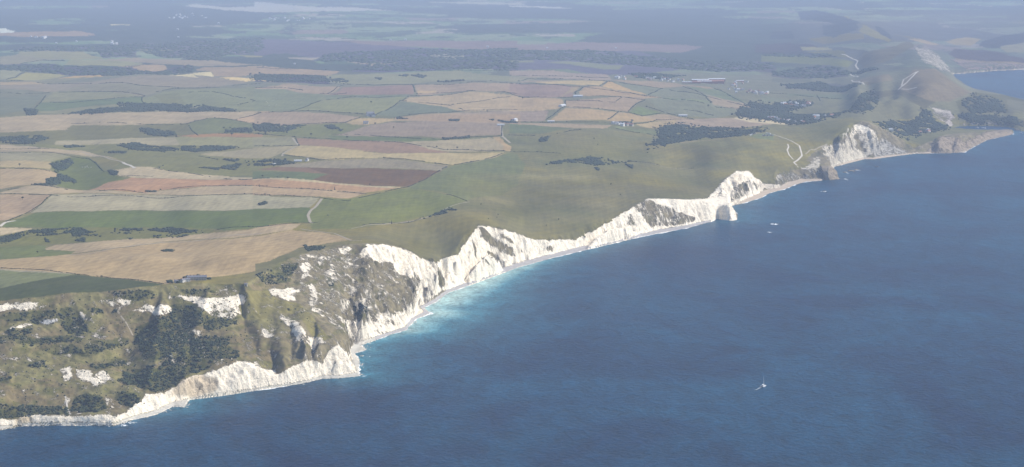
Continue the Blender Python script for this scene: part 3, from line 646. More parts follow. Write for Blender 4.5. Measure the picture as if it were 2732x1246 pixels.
# ---------------------------------------------------------------- materials
def newmat(name):
    m = bpy.data.materials.new(name); m.use_nodes = True; t = m.node_tree; return m, t.nodes, t.links, t.nodes['Principled BSDF']
class NT:
    def __init__(s, n, l): s.n, s.l = n, l
    def _in(s, node, i, v):
        if v is None: return
        if isinstance(v, bpy.types.NodeSocket): s.l.new(v, node.inputs[i])
        else: node.inputs[i].default_value = v
    def math(s, op, a, b=None, c=None, clamp=False):
        k = s.n.new('ShaderNodeMath'); k.operation = op; k.use_clamp = clamp
        s._in(k, 0, a); s._in(k, 1, b); s._in(k, 2, c); return k.outputs[0]
    def noise(s, vec, scale, detail=4, rough=.5, dist=0):
        k = s.n.new('ShaderNodeTexNoise'); k.inputs['Scale'].default_value = scale; k.inputs['Detail'].default_value = detail
        k.inputs['Roughness'].default_value = rough; k.inputs['Distortion'].default_value = dist; s.l.new(vec, k.inputs['Vector']); return k.outputs['Fac']
    def mapv(s, vec, scale, rot=(0, 0, 0)):
        k = s.n.new('ShaderNodeMapping'); k.inputs['Scale'].default_value = scale; k.inputs['Rotation'].default_value = rot; s.l.new(vec, k.inputs['Vector']); return k.outputs[0]
    def mix(s, f, a, b, mode='MIX'):
        k = s.n.new('ShaderNodeMix'); k.data_type = 'RGBA'; k.blend_type = mode
        s._in(k, 0, f); s._in(k, 6, a); s._in(k, 7, b); return k.outputs[2]
    def attr(s, name, out='Color'):
        k = s.n.new('ShaderNodeAttribute'); k.attribute_name = name; return k.outputs[out]
    def pos(s): return s.n.new('ShaderNodeNewGeometry').outputs['Position']
    def bump(s, h, strength, dist):
        k = s.n.new('ShaderNodeBump'); k.inputs['Strength'].default_value = strength; k.inputs['Distance'].default_value = dist; s.l.new(h, k.inputs['Height']); return k.outputs[0]
    def scalecol(s, col, f):
        k = s.n.new('ShaderNodeVectorMath'); k.operation = 'SCALE'; s.l.new(col, k.inputs[0]); s._in(k, 3, f); return k.outputs[0]
def land_mat():
    m, n, l, b = newmat('land'); q = NT(n, l); p = q.pos()
    col = q.attr('cover'); cov = q.attr('chalk', 'Fac'); rk = q.attr('rock')
    big = q.noise(p, 1 / 120, 5, .6); fine = q.noise(p, 1 / 9, 5, .65)
    row = q.noise(q.mapv(p, (1 / 11, 1 / 160, 1 / 60), (0, 0, R(-62))), 1, 4, .6)
    f = q.math('ADD', q.math('MULTIPLY', big, .8), q.math('ADD', q.math('MULTIPLY', fine, .7), q.math('MULTIPLY', row, .85)))
    f = q.math('ADD', f, -.17)
    wv = n.new('ShaderNodeTexWave'); wv.inputs['Scale'].default_value = .011; wv.inputs['Distortion'].default_value = 2.5; wv.inputs['Detail'].default_value = 2; wv.inputs['Detail Scale'].default_value = .3
    l.new(q.mapv(p, (1, 1, 1), (0, 0, R(35))), wv.inputs['Vector'])
    f = q.math('ADD', f, q.math('MULTIPLY_ADD', wv.outputs['Fac'], .13, -.065))
    turf = q.scalecol(col, f)
    warm = q.noise(p, 1 / 55, 4, .6)
    turf = q.mix(q.math('MULTIPLY_ADD', warm, 2.2, -.95, clamp=True), turf, q.mix(.22, turf, (.19, .165, .11, 1)))
    n1 = q.noise(q.mapv(p, (1, 1, .33)), 1 / 13, 8, .68); n2 = q.noise(q.mapv(p, (1, 1, .22)), 1 / 3.2, 5, .7)
    n3 = q.noise(q.mapv(p, (1, 1, .5)), 1 / 55, 5, .7)
    nn = q.math('ADD', q.math('ADD', q.math('MULTIPLY', n1, .45), q.math('MULTIPLY', n2, .25)), q.math('MULTIPLY', n3, .3))
    d = q.math('ADD', q.math('MULTIPLY_ADD', nn, 7.4, -3.7), q.math('MULTIPLY_ADD', cov, 2.0, -1.0))
    mask = q.math('MULTIPLY', q.math('MULTIPLY_ADD', d, 3.0, .5, clamp=True), q.math('MULTIPLY', cov, 7, clamp=True))
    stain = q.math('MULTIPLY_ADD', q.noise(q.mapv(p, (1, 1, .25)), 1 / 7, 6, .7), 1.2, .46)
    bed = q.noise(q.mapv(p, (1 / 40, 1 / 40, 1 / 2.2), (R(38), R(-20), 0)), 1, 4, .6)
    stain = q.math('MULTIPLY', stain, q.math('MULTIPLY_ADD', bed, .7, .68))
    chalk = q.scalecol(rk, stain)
    chalk = q.mix(q.math('MULTIPLY_ADD', n2, 5.0, -2.75, clamp=True), chalk, q.scalecol(chalk, .5))  # dark streaks painted into the chalk colour for shadows among the faces
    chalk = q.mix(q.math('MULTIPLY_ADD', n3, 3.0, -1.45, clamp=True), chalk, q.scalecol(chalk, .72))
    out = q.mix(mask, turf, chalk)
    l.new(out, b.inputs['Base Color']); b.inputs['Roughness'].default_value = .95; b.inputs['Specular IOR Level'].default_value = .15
    hb = q.math('ADD', q.math('MULTIPLY', q.noise(q.mapv(p, (1, 1, .4)), 1 / 9, 8, .7), q.math('MULTIPLY_ADD', mask, 1.0, .12)), q.math('MULTIPLY', mask, .25))
    l.new(q.bump(hb, 1.0, 7), b.inputs['Normal'])
    return m
LAND = land_mat()
def beach_mat():
    m, n, l, b = newmat('shingle'); q = NT(n, l); p = q.pos()
    col = q.attr('cover'); f = q.math('MULTIPLY_ADD', q.noise(p, 1 / 8, 6, .7), 1.0, .5)
    l.new(q.scalecol(col, f), b.inputs['Base Color']); b.inputs['Roughness'].default_value = .9
    l.new(q.bump(q.noise(p, 1 / 5, 5, .7), .6, 2), b.inputs['Normal']); return m
BEACH = beach_mat()
def mesh_obj(name, V, Fc, mats, smooth=True, fmat=None, parent=None):
    me = bpy.data.meshes.new(name)
    me.vertices.add(len(V)); me.vertices.foreach_set('co', np.asarray(V, np.float32).ravel())
    Fc = np.asarray(Fc, np.int32); n = Fc.shape[1]
    me.loops.add(Fc.size); me.polygons.add(len(Fc))
    me.loops.foreach_set('vertex_index', Fc.ravel())
    me.polygons.foreach_set('loop_start', np.arange(0, Fc.size, n, dtype=np.int32))
    me.polygons.foreach_set('loop_total', np.full(len(Fc), n, np.int32))
    me.polygons.foreach_set('use_smooth', np.full(len(Fc), smooth, bool))
    for m in (mats if isinstance(mats, list) else [mats]): me.materials.append(m)
    if fmat is not None: me.polygons.foreach_set('material_index', np.asarray(fmat, np.int32))
    me.update(calc_edges=True)
    o = bpy.data.objects.new(name, me); SC.collection.objects.link(o)
    if parent: o.parent = parent
    return o
def colattr(me, name, C):
    a = me.color_attributes.new(name, 'FLOAT_COLOR', 'POINT'); a.data.foreach_set('color', np.concatenate([C, np.ones((len(C), 1))], 1).astype(np.float32).ravel())
def fltattr(me, name, A):
    a = me.attributes.new(name, 'FLOAT', 'POINT'); a.data.foreach_set('value', np.asarray(A, np.float32).ravel())
nu = len(us); idx = np.arange(NR * nu).reshape(NR, nu)
Q = np.stack([idx[:-1, :-1], idx[1:, :-1], idx[1:, 1:], idx[:-1, 1:]], -1).reshape(-1, 4)
Q = Q[(LZ.ravel()[Q] > -1.5).any(1)]
V = np.stack([LX, LY, LZ], -1).reshape(-1, 3)
fk = np.median(vk.ravel()[Q], axis=1).round().astype(int); fk[(fk == 2) & (LZ.ravel()[Q].max(1) > 7)] = 1
def sub_mesh(name, Fc, mat, kind_label=None, smooth=True):
    used = np.unique(Fc); remap = np.zeros(len(V), np.int64); remap[used] = np.arange(len(used))
    o = mesh_obj(name, V[used], remap[Fc], mat, smooth)
    colattr(o.data, 'cover', vc.reshape(-1, 3)[used]); colattr(o.data, 'rock', vrk.reshape(-1, 3)[used]); fltattr(o.data, 'chalk', vcov.ravel()[used])
    o['kind'] = 'structure'; return o
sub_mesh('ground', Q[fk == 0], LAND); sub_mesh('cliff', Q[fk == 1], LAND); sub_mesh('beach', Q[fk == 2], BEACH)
# ---------------------------------------------------------------- the sea, with a turquoise shelf where the chalk clouds it
su = np.arange(-500, 3300, 8.0); sv = np.concatenate([np.arange(-140, 1600, 4.0), [1800, 2400, 4000]])
SU, SV = np.meshgrid(su, sv); SY = F * CAM_H / (SV - HY); SX = (SU - CX) / F * SY
cp = []; cw = []
TX = [-400, 0, 300, 420, 500, 600, 700, 880, 950, 1050, 1120, 1180, 1250, 1330, 1380, 1450, 1550, 1700, 1900, 1980, 2050, 2200, 2300, 2700]
TS = [.08, .08, .1, .24, .34, .26, .14, .14, .38, .6, .85, 1.05, 1.0, .9, .8, .55, .3, .16, .14, .2, .18, .12, .14, .1]
TW = [30, 30, 35, 45, 55, 50, 35, 35, 65, 85, 100, 105, 85, 65, 58, 52, 65, 60, 70, 90, 80, 60, 60, 50]
for a_, b_ in zip(COAST[:ke], COAST[1:ke + 1]):
    n_ = max(1, int(math.hypot(b_[0] - a_[0], b_[1] - a_[1]) / 40))
    for k_ in range(n_): cp.append((a_[0] + (b_[0] - a_[0]) * k_ / n_, a_[1] + (b_[1] - a_[1]) * k_ / n_))
cp = np.array(cp); cxp = CX + F * cp[:, 0] / cp[:, 1]; cst = np.interp(cxp, TX, TS); cwd = np.interp(cxp, TX, TW)
num = np.zeros(SU.shape)
for (px_, py_), s_, w_ in zip(cp, cst, cwd):
    d_ = np.hypot(SX - px_, SY - py_); num = np.maximum(num, s_ * np.exp(-(d_ / w_) ** 1.35) + s_ * .05 * np.exp(-(d_ / (w_ * 3.2)) ** 2))
sh = num
sea = mesh_obj('sea', np.stack([SX, SY, 0 * SX], -1).reshape(-1, 3), [], LAND) if False else None
nI = np.arange(SU.size).reshape(SU.shape); SQ = np.stack([nI[:-1, :-1], nI[1:, :-1], nI[1:, 1:], nI[:-1, 1:]], -1).reshape(-1, 4)
def sea_mat():
    m, n, l, b = newmat('sea_water'); q = NT(n, l); p = q.pos()
    sh = q.attr('shallow', 'Fac')
    w1 = q.noise(q.mapv(p, (1 / 9, 1 / 13, 1), (0, 0, R(24))), 1, 5, .65, .3)
    w2 = q.noise(q.mapv(p, (1 / 420, 1 / 520, 1), (0, 0, R(28))), 1, 5, .62, 1.2)
    w3 = q.noise(q.mapv(p, (1 / 38, 1 / 60, 1), (0, 0, R(24))), 1, 5, .65, .6)
    deep = q.mix(q.math('MULTIPLY_ADD', w2, 3.6, -1.3, clamp=True), (.004, .019, .054, 1), (.007, .050, .100, 1))
    cloudn = q.noise(q.mapv(p, (1 / 70, 1 / 160, 1)), 1, 5, .6, .5)
    s2 = q.math('MULTIPLY', sh, q.math('MULTIPLY_ADD', cloudn, .6, .75), clamp=True)
    c1 = q.mix(q.math('MULTIPLY', s2, 1.6, clamp=True), deep, (.05, .22, .28, 1))
    c2 = q.mix(q.math('MULTIPLY_ADD', s2, 2.2, -1.0, clamp=True), c1, (.34, .50, .47, 1))
    wv = q.math('ADD', q.math('MULTIPLY', w1, .5), q.math('MULTIPLY', w3, .5))
    c3 = q.scalecol(c2, q.math('MULTIPLY_ADD', wv, 3.8, -.9))
    l.new(c3, b.inputs['Base Color']); b.inputs['Roughness'].default_value = .32; b.inputs['IOR'].default_value = 1.33; b.inputs['Specular IOR Level'].default_value = .035
    l.new(q.bump(wv, .8, 5.0), b.inputs['Normal'])
    return m
SEA = sea_mat()
sea = mesh_obj('sea', np.stack([SX, SY, 0 * SX], -1).reshape(-1, 3), SQ, SEA); fltattr(sea.data, 'shallow', sh); sea['kind'] = 'structure'
# ---------------------------------------------------------------- air
hz = mesh_obj('haze', [(x, y, z) for x in (-60000, 60000) for y in (-3000, 95000) for z in (-27, 870)],
              [(0, 1, 3, 2), (4, 6, 7, 5), (0, 4, 5, 1), (2, 3, 7, 6), (0, 2, 6, 4), (1, 5, 7, 3)], [], smooth=False)
hm = bpy.data.materials.new('haze'); hm.use_nodes = True; hm.node_tree.nodes.clear()
ho = hm.node_tree.nodes.new('ShaderNodeOutputMaterial'); hv = hm.node_tree.nodes.new('ShaderNodeVolumePrincipled')
hv.inputs['Color'].default_value = (.62, .74, 1, 1); hv.inputs['Density'].default_value = SIG; hv.inputs['Anisotropy'].default_value = 0.0
hm.node_tree.links.new(hv.outputs[0], ho.inputs['Volume']); hz.data.materials.append(hm); hz['kind'] = 'stuff'; hz['label'] = 'thin blue summer haze over the whole coast'; hz['category'] = 'haze'
# ================================================================ things
rnd = random.Random(7); nr = np.random.default_rng(11)
def hts(X, Y): return height(np.atleast_1d(np.asarray(X, float)), np.atleast_1d(np.asarray(Y, float)))
def ground_at(x, y):                        # where the sight line through (x, y) first meets the land
    Y = 820 * F / (y - HY) * np.linspace(.70, 1.0, 700); X = (x - CX) / F * Y
    g = CAM_H - (y - HY) / F * Y; h = height(X, Y); k = np.argmax(g <= h)
    if g[k] > h[k]: k = len(Y) - 1
    return X[k], Y[k], float(h[k])
def put(name, V, Fc, mat, parent=None, smooth=True): return mesh_obj(name, V, Fc, mat, smooth, None, parent)
def simple(name, col, rough=.85, noise=0, scale=.3, spec=.2, metal=0):
    m, n, l, b = newmat(name); b.inputs['Roughness'].default_value = rough; b.inputs['Specular IOR Level'].default_value = spec
    b.inputs['Base Color'].default_value = (*col, 1); b.inputs['Metallic'].default_value = metal
    if noise:
        q = NT(n, l); k = n.new('ShaderNodeRGB'); k.outputs[0].default_value = (*col, 1)
        f = q.math('MULTIPLY_ADD', q.noise(q.pos(), scale, 5, .65), noise, 1 - noise / 2)
        l.new(q.scalecol(k.outputs[0], f), b.inputs['Base Color'])
    return m
MT = dict(leaf=simple('leaf_dark', (.036, .050, .024), .9, 1.5, .05), leaf2=simple('leaf_olive', (.055, .068, .030), .9, 1.2, .11), hedge=simple('leaf_hedge', (.036, .048, .028), .9, 1.0, .1),
          bark=simple('bark', (.10, .08, .06), .9, .5, 2), white=simple('white_paint', (.68, .66, .61), .6, .12, .2), slate=simple('slate', (.20, .20, .22), .7, .4, .8), tile=simple('clay_tile', (.34, .16, .11), .8, .4, .8),
          stone=simple('limestone_wall', (.42, .39, .32), .9, .4, 1), glass=simple('window_glass', (.03, .035, .045), .15, 0, 1, .5), brick=simple('brick', (.33, .15, .11), .85, .3, 1), sheet=simple('pale_roof_sheet', (.60, .61, .62), .5, .15, .2),
          rock=simple('weathered_rock', (.30, .24, .16), .95, 1.3, .12), drock=simple('wet_rock', (.13, .12, .10), .8, .8, .3), foam=simple('foam', (.85, .88, .88), .8, .3, .3), chalkrock=simple('chalk_boulder', (.62, .58, .50), .95, .6, .4),
          track=simple('chalk_track', (.52, .47, .39), .95, .3, .1), dirt=simple('dirt_track', (.34, .29, .21), .95, .3, .1), hull=simple('gelcoat', (.85, .85, .84), .25, 0, 1, .5), mast=simple('aluminium', (.75, .76, .78), .35, 0, 1, .5, .6),
          sail=simple('sail_cloth', (.80, .80, .76), .8), deck=simple('dark_trim', (.06, .09, .14), .5), wool=simple('wool', (.72, .70, .64), .95), red=simple('car_red', (.40, .04, .03), .3, 0, 1, .5), blue=simple('car_blue', (.05, .12, .30), .3, 0, 1, .5), silver=simple('car_silver', (.6, .6, .62), .3, 0, 1, .5), tyre=simple('rubber', (.02, .02, .02), .9), post=simple('tarred_post', (.06, .055, .05), .9))
def tag(o, label, cat, group=None, kind=None):
    if kind: o['kind'] = kind
    if label: o['label'] = label
    if cat: o['category'] = cat
    if group: o['group'] = group
    return o
def empty(name, loc, rz=0):
    o = bpy.data.objects.new(name, None); SC.collection.objects.link(o); o.location = loc; o.rotation_euler = (0, 0, rz); o.empty_display_size = 2; return o
def copy_tree(o, loc=None, rz=None, s=None, parent=None):
    c = o.copy(); SC.collection.objects.link(c); c.parent = parent
    if loc is not None: c.location = loc
    if rz is not None: c.rotation_euler = (0, 0, rz)
    if s is not None: c.scale = (s, s, s) if not hasattr(s, '__len__') else s
    for ch in o.children: copy_tree(ch, parent=c)
    return c
# ---- leafy clumps
def ico(sub):
    bm = bmesh.new(); bmesh.ops.create_icosphere(bm, subdivisions=sub, radius=1); bm.faces.ensure_lookup_table()
    V = np.array([v.co[:] for v in bm.verts]); Fc = np.array([[v.index for v in f.verts] for f in bm.faces]); bm.free(); return V, Fc
def clump_shape(sub, seed, amp=.35):
    V, Fc = ico(sub); g = np.random.default_rng(seed); V = V * (1 + (g.random(len(V)) - .5)[:, None] * 2 * amp); V[:, 2] = V[:, 2] * .8; return V, Fc
SH1 = [clump_shape(2, k) for k in range(8)]; SH0 = [clump_shape(1, k + 20, .3) for k in range(8)]
def merge(C, Rr, shapes, squash=1.0):
    VV_, FF_ = [], []; n = 0
    C = np.asarray(C); Rr = np.asarray(Rr)
    for k, (V, Fc) in enumerate(shapes):
        I = np.arange(len(C))[np.arange(len(C)) % len(shapes) == k]
        if not len(I): continue
        a = nr.random(len(I)) * 6.28; ca, sa = np.cos(a)[:, None], np.sin(a)[:, None]
        X = V[None, :, 0] * ca - V[None, :, 1] * sa; Y = V[None, :, 0] * sa + V[None, :, 1] * ca; Z = np.repeat(V[None, :, 2], len(I), 0) * squash
        P_ = np.stack([X, Y, Z], -1) * Rr[I][:, None, None] + C[I][:, None, :]
        VV_.append(P_.reshape(-1, 3)); FF_.append((Fc[None] + (np.arange(len(I)) * len(V))[:, None, None] + n).reshape(-1, 3)); n += len(I) * len(V)
    return np.concatenate(VV_), np.concatenate(FF_)
def scatter(poly, space, jit=1.0):
    W = np.array([ground_at(max(x, -390), y)[:2] for x, y in poly])
    x0, y0 = W.min(0); x1, y1 = W.max(0)
    n = int((x1 - x0) * (y1 - y0) / space ** 2 * jit) + 1; n = min(n, 60000)
    q = nr.random((n, 2)) * (x1 - x0, y1 - y0) + (x0, y0)
    q = q[inside([tuple(w) for w in W], q[:, 0], q[:, 1])]
    if len(q) < 4: q = W[:max(3, min(6, len(W)))] * .6 + W.mean(0) * .4
    z = hts(q[:, 0], q[:, 1]); k = z > 1.5
    return np.column_stack([q, z])[k]
# ---- scrub on the undercliff
sp = []
for s in SCRUB.replace('\n', '|').split('|'):
    sp.append(scatter(tp(s), 3.7))
sp = np.concatenate(sp)
# looser bushes across the rest of the slope
loose = scatter(tp('K -40,0 1400,0 2300,0 2500,240 2100,330 1700,500 1300,700 600,750 -40,780'), 10)
loose2 = scatter(tp('I -40,760 500,700 1300,640 2450,640 2560,1000 2300,1175 -40,1175'), 10)
loose3 = scatter(tp('J 0,560 700,250 1100,350 1500,600 1450,800 900,950 700,900 500,1000 100,1000'), 26)
sp = sp[fbm(sp[:, 0] / 40, sp[:, 1] / 40, 3, 4) > -.42]
NL0 = len(sp)
sp = np.concatenate([sp, loose[nr.random(len(loose)) < .55], loose2[nr.random(len(loose2)) < .5], loose3[nr.random(len(loose3)) < .5]])
vm = CX + F * sp[:, 0] / sp[:, 1] > -60; NLOOSE = int(vm[NL0:].sum()); sp = sp[vm]
rad = 1.0 + 2.0 * nr.random(len(sp)) ** 2.6; rad[-NLOOSE:] *= .62
# the nearest and largest stand alone as shrubs, the rest is thicket
u_ = CX + F * sp[:, 0] / sp[:, 1]; v_ = HY + F * (CAM_H - sp[:, 2]) / sp[:, 1]
score = rad / sp[:, 1] * ((u_ > 5) & (v_ < 1100))
order = np.argsort(-score); first = order[:290]; rest = order[290:]
protos = []
for k in range(6):
    C_ = [(0, 0, .55)] + [((rnd.random() - .5) * 1.1, (rnd.random() - .5) * 1.1, .35 + rnd.random() * .6) for _ in range(7)]
    V_, F_ = merge(np.array(C_), np.array([.75] + [.3 + .25 * rnd.random() for _ in range(7)]), SH1)
    me = mesh_obj('shrub', V_, F_, MT['leaf'] if k < 4 else MT['leaf2'], True); protos.append(me)
used = set()
for q_, i in enumerate(first):
    b = protos[i % 6]
    if (i % 6) not in used: o = b; used.add(i % 6)
    else: o = b.copy(); SC.collection.objects.link(o)
    o.location = (sp[i][0], sp[i][1], sp[i][2] - .3); r_ = rad[i] * 1.25; o.scale = (r_, r_, r_ * .95); o.rotation_euler = (0, 0, rnd.random() * 6.28)
    tag(o, 'dark green shrub in the thickets on the chalk undercliff slope' if (i % 6) < 4 else 'olive green shrub among darker bushes on the undercliff slope', 'shrub', 'shrubs on the undercliff')
h1 = rest[: len(rest) * 3 // 4]; h2 = rest[len(rest) * 3 // 4:]
for nm, I, mt in (('thicket', h1, 'leaf'), ('scrub', h2, 'leaf2')):
    c = sp[I].copy(); c[:, 2] += rad[I] * .35
    V_, F_ = merge(c, rad[I], SH0); tag(put(nm, V_, F_, MT[mt]), None, None, None, 'stuff')
# ---- woods and spinneys inland: one object each
WOODS = '''I -60,120 120,100 250,70 280,92 100,165 -60,180/dark wood below the pale field, at the left edge|I 280,60 500,45 800,35 870,68 990,70 940,108 820,100 720,112 700,78 480,105 330,108/long dark wood under the bright green crop field|I 730,122 830,130 822,165 740,160/small bush clump under the long dark wood|I 1060,50 1200,38 1390,42 1390,72 1270,88 1060,75/dark wood in the dry valley, middle one of three|I 1430,50 1650,30 2110,60 1900,78 1600,72/dark wood ending in a point beside the field corner|I 1510,112 1700,80 1880,95 1800,115 1530,130/dark spinney just above the big stubble field
I 1240,122 1310,130 1275,146/single bush clump on the bank above the stubble|I 440,133 495,172 450,170/scattered bushes on the valley side|E 500,510 560,480 680,455 720,500 600,570 530,545/square dark wood at the head of the green combe|E 530,580 640,610 740,670 735,692 620,670 560,620/bushy strip down the side of the green combe|E 455,655 580,640 592,700 500,715 455,700/round dark wood at the mouth of the green combe|E 1050,570 1110,572 1160,590 1120,632 1080,600/dark wood at the tip of the straw coloured field
E 620,330 830,318 835,335 650,346/narrow dark wood under the long pale field|E 1150,322 1330,302 1500,335 1750,360 1600,384 1300,368/large dark wood across the green valley|E 1780,335 2300,330 2305,350 1900,386 1775,372/wedge shaped dark plantation pointing right|E 1030,380 1230,386 1220,402 1040,396/small dark spinney below the large valley wood|E -40,250 200,240 400,235 475,255 300,305 150,312 -40,270/dark wood in the valley at the left edge|E 1350,150 1560,170 1700,190 1710,236 1500,226 1400,190/scrubby wood on the grey green slope
E 2210,155 2460,158 2455,190 2220,196/oblong dark plantation in the green field|E 2480,150 2600,115 2700,130 2970,130 2790,190 2680,185 2560,180/curved wood under the tan field|F 680,135 760,123 800,150 860,168 845,182 730,162/comma shaped spinney beside the mauve field|E 2170,460 2350,463 2300,482/thin dark belt under the tan field|E 2420,482 2500,470 2760,468 2890,495 2740,520 2430,522/dark wood behind the white cottage|E 2170,530 2360,508 2300,562 2170,552/dark spinney on the green slope
E 1940,542 2150,548 2140,566/low bushes in the green valley|F 1840,256 2100,234 2105,248 1860,272/dark wedge of trees along the field edge|E 1550,542 1600,520 1612,550/bush clump on the track side|E 1420,776 1570,758 1525,780/dark clump on the line between pink and tan fields|E 310,705 440,703 465,722/dark clump at the end of the wood hedge|F 1700,1016 1850,958 1882,985 1730,1022/dark gorse on the downs above the sea, larger one|F 1870,962 1900,930 1968,960/dark gorse at the right end of the row|F 1610,1042 1650,1024 1668,1046/small gorse patch at the left end of the row|F 40,888 80,878 128,882 100,905 50,912/oval spinney alone in the stubble field
I 1580,254 1640,246 1700,252 1690,262 1600,264/thin dark thicket alone in the big stubble field|A 1220,1015 1500,1020 1870,1030 2290,1078 2280,1092 1700,1092 1250,1060/long dark wood behind the tan ridge field|A 660,1112 870,1080 1250,1060 1500,1088 1000,1112/dark wood trailing off to the left of the ridge|A 240,1072 370,1080 350,1130 260,1122/small round wood at the far left farm|G 1450,162 1560,130 1700,125 1950,150 2400,165 2465,186 2250,235 1900,250 1550,312 1400,362 1430,300 1480,190/large dark forest filling the hollow above the cove|G 1330,312 1430,285 1425,330 1340,332/small wood left of the large dark forest
G 400,492 680,460 790,438 950,468 1200,480 1000,500 840,522 680,490 420,512/dark gorse belt across the downland slope|G 290,266 380,240 365,282 295,292/round gorse thicket at the low end of the hedge|G 820,542 880,552 870,572/gorse bush patch below the gorse belt|G 1130,510 1200,520 1205,552/dark gorse patch near the fence line|G 1070,102 1190,84 1200,118 1100,116/trees round the crossroads hamlet
C 2210,1120 2290,1050 2360,1008 2480,1010 2600,1030 2700,1060 2700,1175 2450,1170 2300,1150/trees at the left end of the village|D 0,1060 150,1010 370,990 510,1010 480,1040 200,1090 60,1110/trees behind the village houses|H -20,10 100,25 300,20 500,50 600,62 480,108 300,112 120,85 0,62/trees in the middle of the village|D 300,1120 600,1120 830,1085 700,1150 400,1150/trees along the lane behind the village|H 1100,85 1300,75 1480,85 1570,10 1660,60 1800,130 1820,160 1700,190 1560,205 1400,230 1290,180/dark woodland in the valley behind the cove
D 860,1092 1030,912 1100,900 1140,960 1130,1040 1000,1092/steep dark wood on the left flank of the hill|D 1560,1072 1650,1092 1690,1175 1580,1175/dark wood at the foot of the scarred slope|D 860,712 1000,682 1150,690 1000,712/thin wood below the long ridge|C 1180,720 1400,725 1700,740 1500,780 1250,765/trees round the upper camp|D 230,832 560,805 900,820 940,848 500,878 260,860/long thin wood beside the village pastures|D 1960,1010 2100,940 2320,985 2380,1090 2060,1110/dark scrub on the slope right of the cove|B 0,732 300,738 660,748 750,800 300,798 0,785/dark wood on the left of the grey green down|B 760,780 850,770 920,800 800,808/small dark wood beside the grey green down|B 1400,742 1500,735 1490,752/bushes on the grey green down|B 1530,740 1600,735 1680,745 1640,765/darker bushes on the grey green down
B 1180,765 1240,758 1235,785/round copse under the grey green down|B 1770,800 2100,790 2300,795 1900,805/line of trees in front of the grey green down|H 1900,30 2330,40 2500,60 2540,130 2380,130 2000,88/dark woods above the cove's far shore|F -20,112 100,108 280,130 110,190 0,172/thicket round the hollow left of the green field|F 1395,52 1520,62 1380,66/short tree belt along the tan field top|F 1900,72 1990,75 1990,88 1905,84/small copse in the tan field|F 2290,70 2340,72 2335,82/pair of trees right of the small copse|F 2380,78 2570,100 2560,104 2390,88/tree belt left of the white houses'''
def wood(c, r, label, mat):
    c = c.copy(); r = r * (.6 + .7 * nr.random(len(r))); c[:, 2] += r * (.1 + .5 * nr.random(len(r)))
    V_, F_ = merge(c, r, SH0, .8); o = put('woodland' if len(c) > 40 else 'tree_clump', V_, F_, MT[mat]); return tag(o, label, 'wood' if len(c) > 40 else 'trees', 'woods and spinneys inland', 'stuff')
for e in WOODS.replace('\n', '|').split('|'):
    s, lab = e.split('/'); poly = tp(s); yv = sum(p[1] for p in poly) / len(poly)
    D_ = F * 700 / (yv - HY); size = max(2.2, min(D_ / 1750, 5.5)); mx = np.mean(poly, axis=0)
    c = scatter(poly, size * 1.05); c = c[fbm(c[:, 0] / 45, c[:, 1] / 60, 4, 4) > -.16]
    c2 = scatter([((p[0] - mx[0]) * 1.16 + mx[0], (p[1] - mx[1]) * 1.3 + mx[1]) for p in poly], size * 6); c = np.concatenate([c, c2])
    if len(c) > 9000: c = c[nr.permutation(len(c))[:9000]]
    if not len(c): continue
    wood(c, size * (.65 + .6 * nr.random(len(c))), lab, 'leaf')
# the far forests of the plain, each one mass
FAR = '''A 110,510 250,470 1050,450 1300,430 2300,380 2570,370 2570,500 2300,530 2030,600 1600,560 1340,495 1330,550 1010,565 970,510/the broad dark forest left of centre on the far plain
A 0,640 500,625 650,680 1300,675 1500,710 1850,650 1910,660 1850,730 1100,745 650,730 560,725 250,700 0,690/the dark forest strip behind the pale yellow field
B 600,600 700,530 1500,480 2570,470 2570,690 1280,690 940,685 1120,640 900,600/the great dark forest across the middle of the plain
C 0,495 760,490 1200,540 1700,600 2100,600 2570,620 2570,690 1700,690 1180,640 560,590 0,600/the dark forest in front of the heath on the right
D 110,700 550,640 850,700 850,740 300,760 100,740/the dark wood between the green fields before the ridge
D 0,510 600,520 760,550 600,565 0,545/the thin conifer belt below the far ridge'''
for e in FAR.split('\n'):
    s, lab = e.split('/'); c = scatter(tp(s), 34)
    if len(c) > 9000: c = c[nr.permutation(len(c))[:9000]]
    r = 11 + 12 * nr.random(len(c)); c[:, 2] -= 4
    V_, F_ = merge(c, r, SH0, .8); tag(put('forest', V_, F_, MT['leaf']), lab[4:], 'forest', 'forests of the far plain', 'stuff')
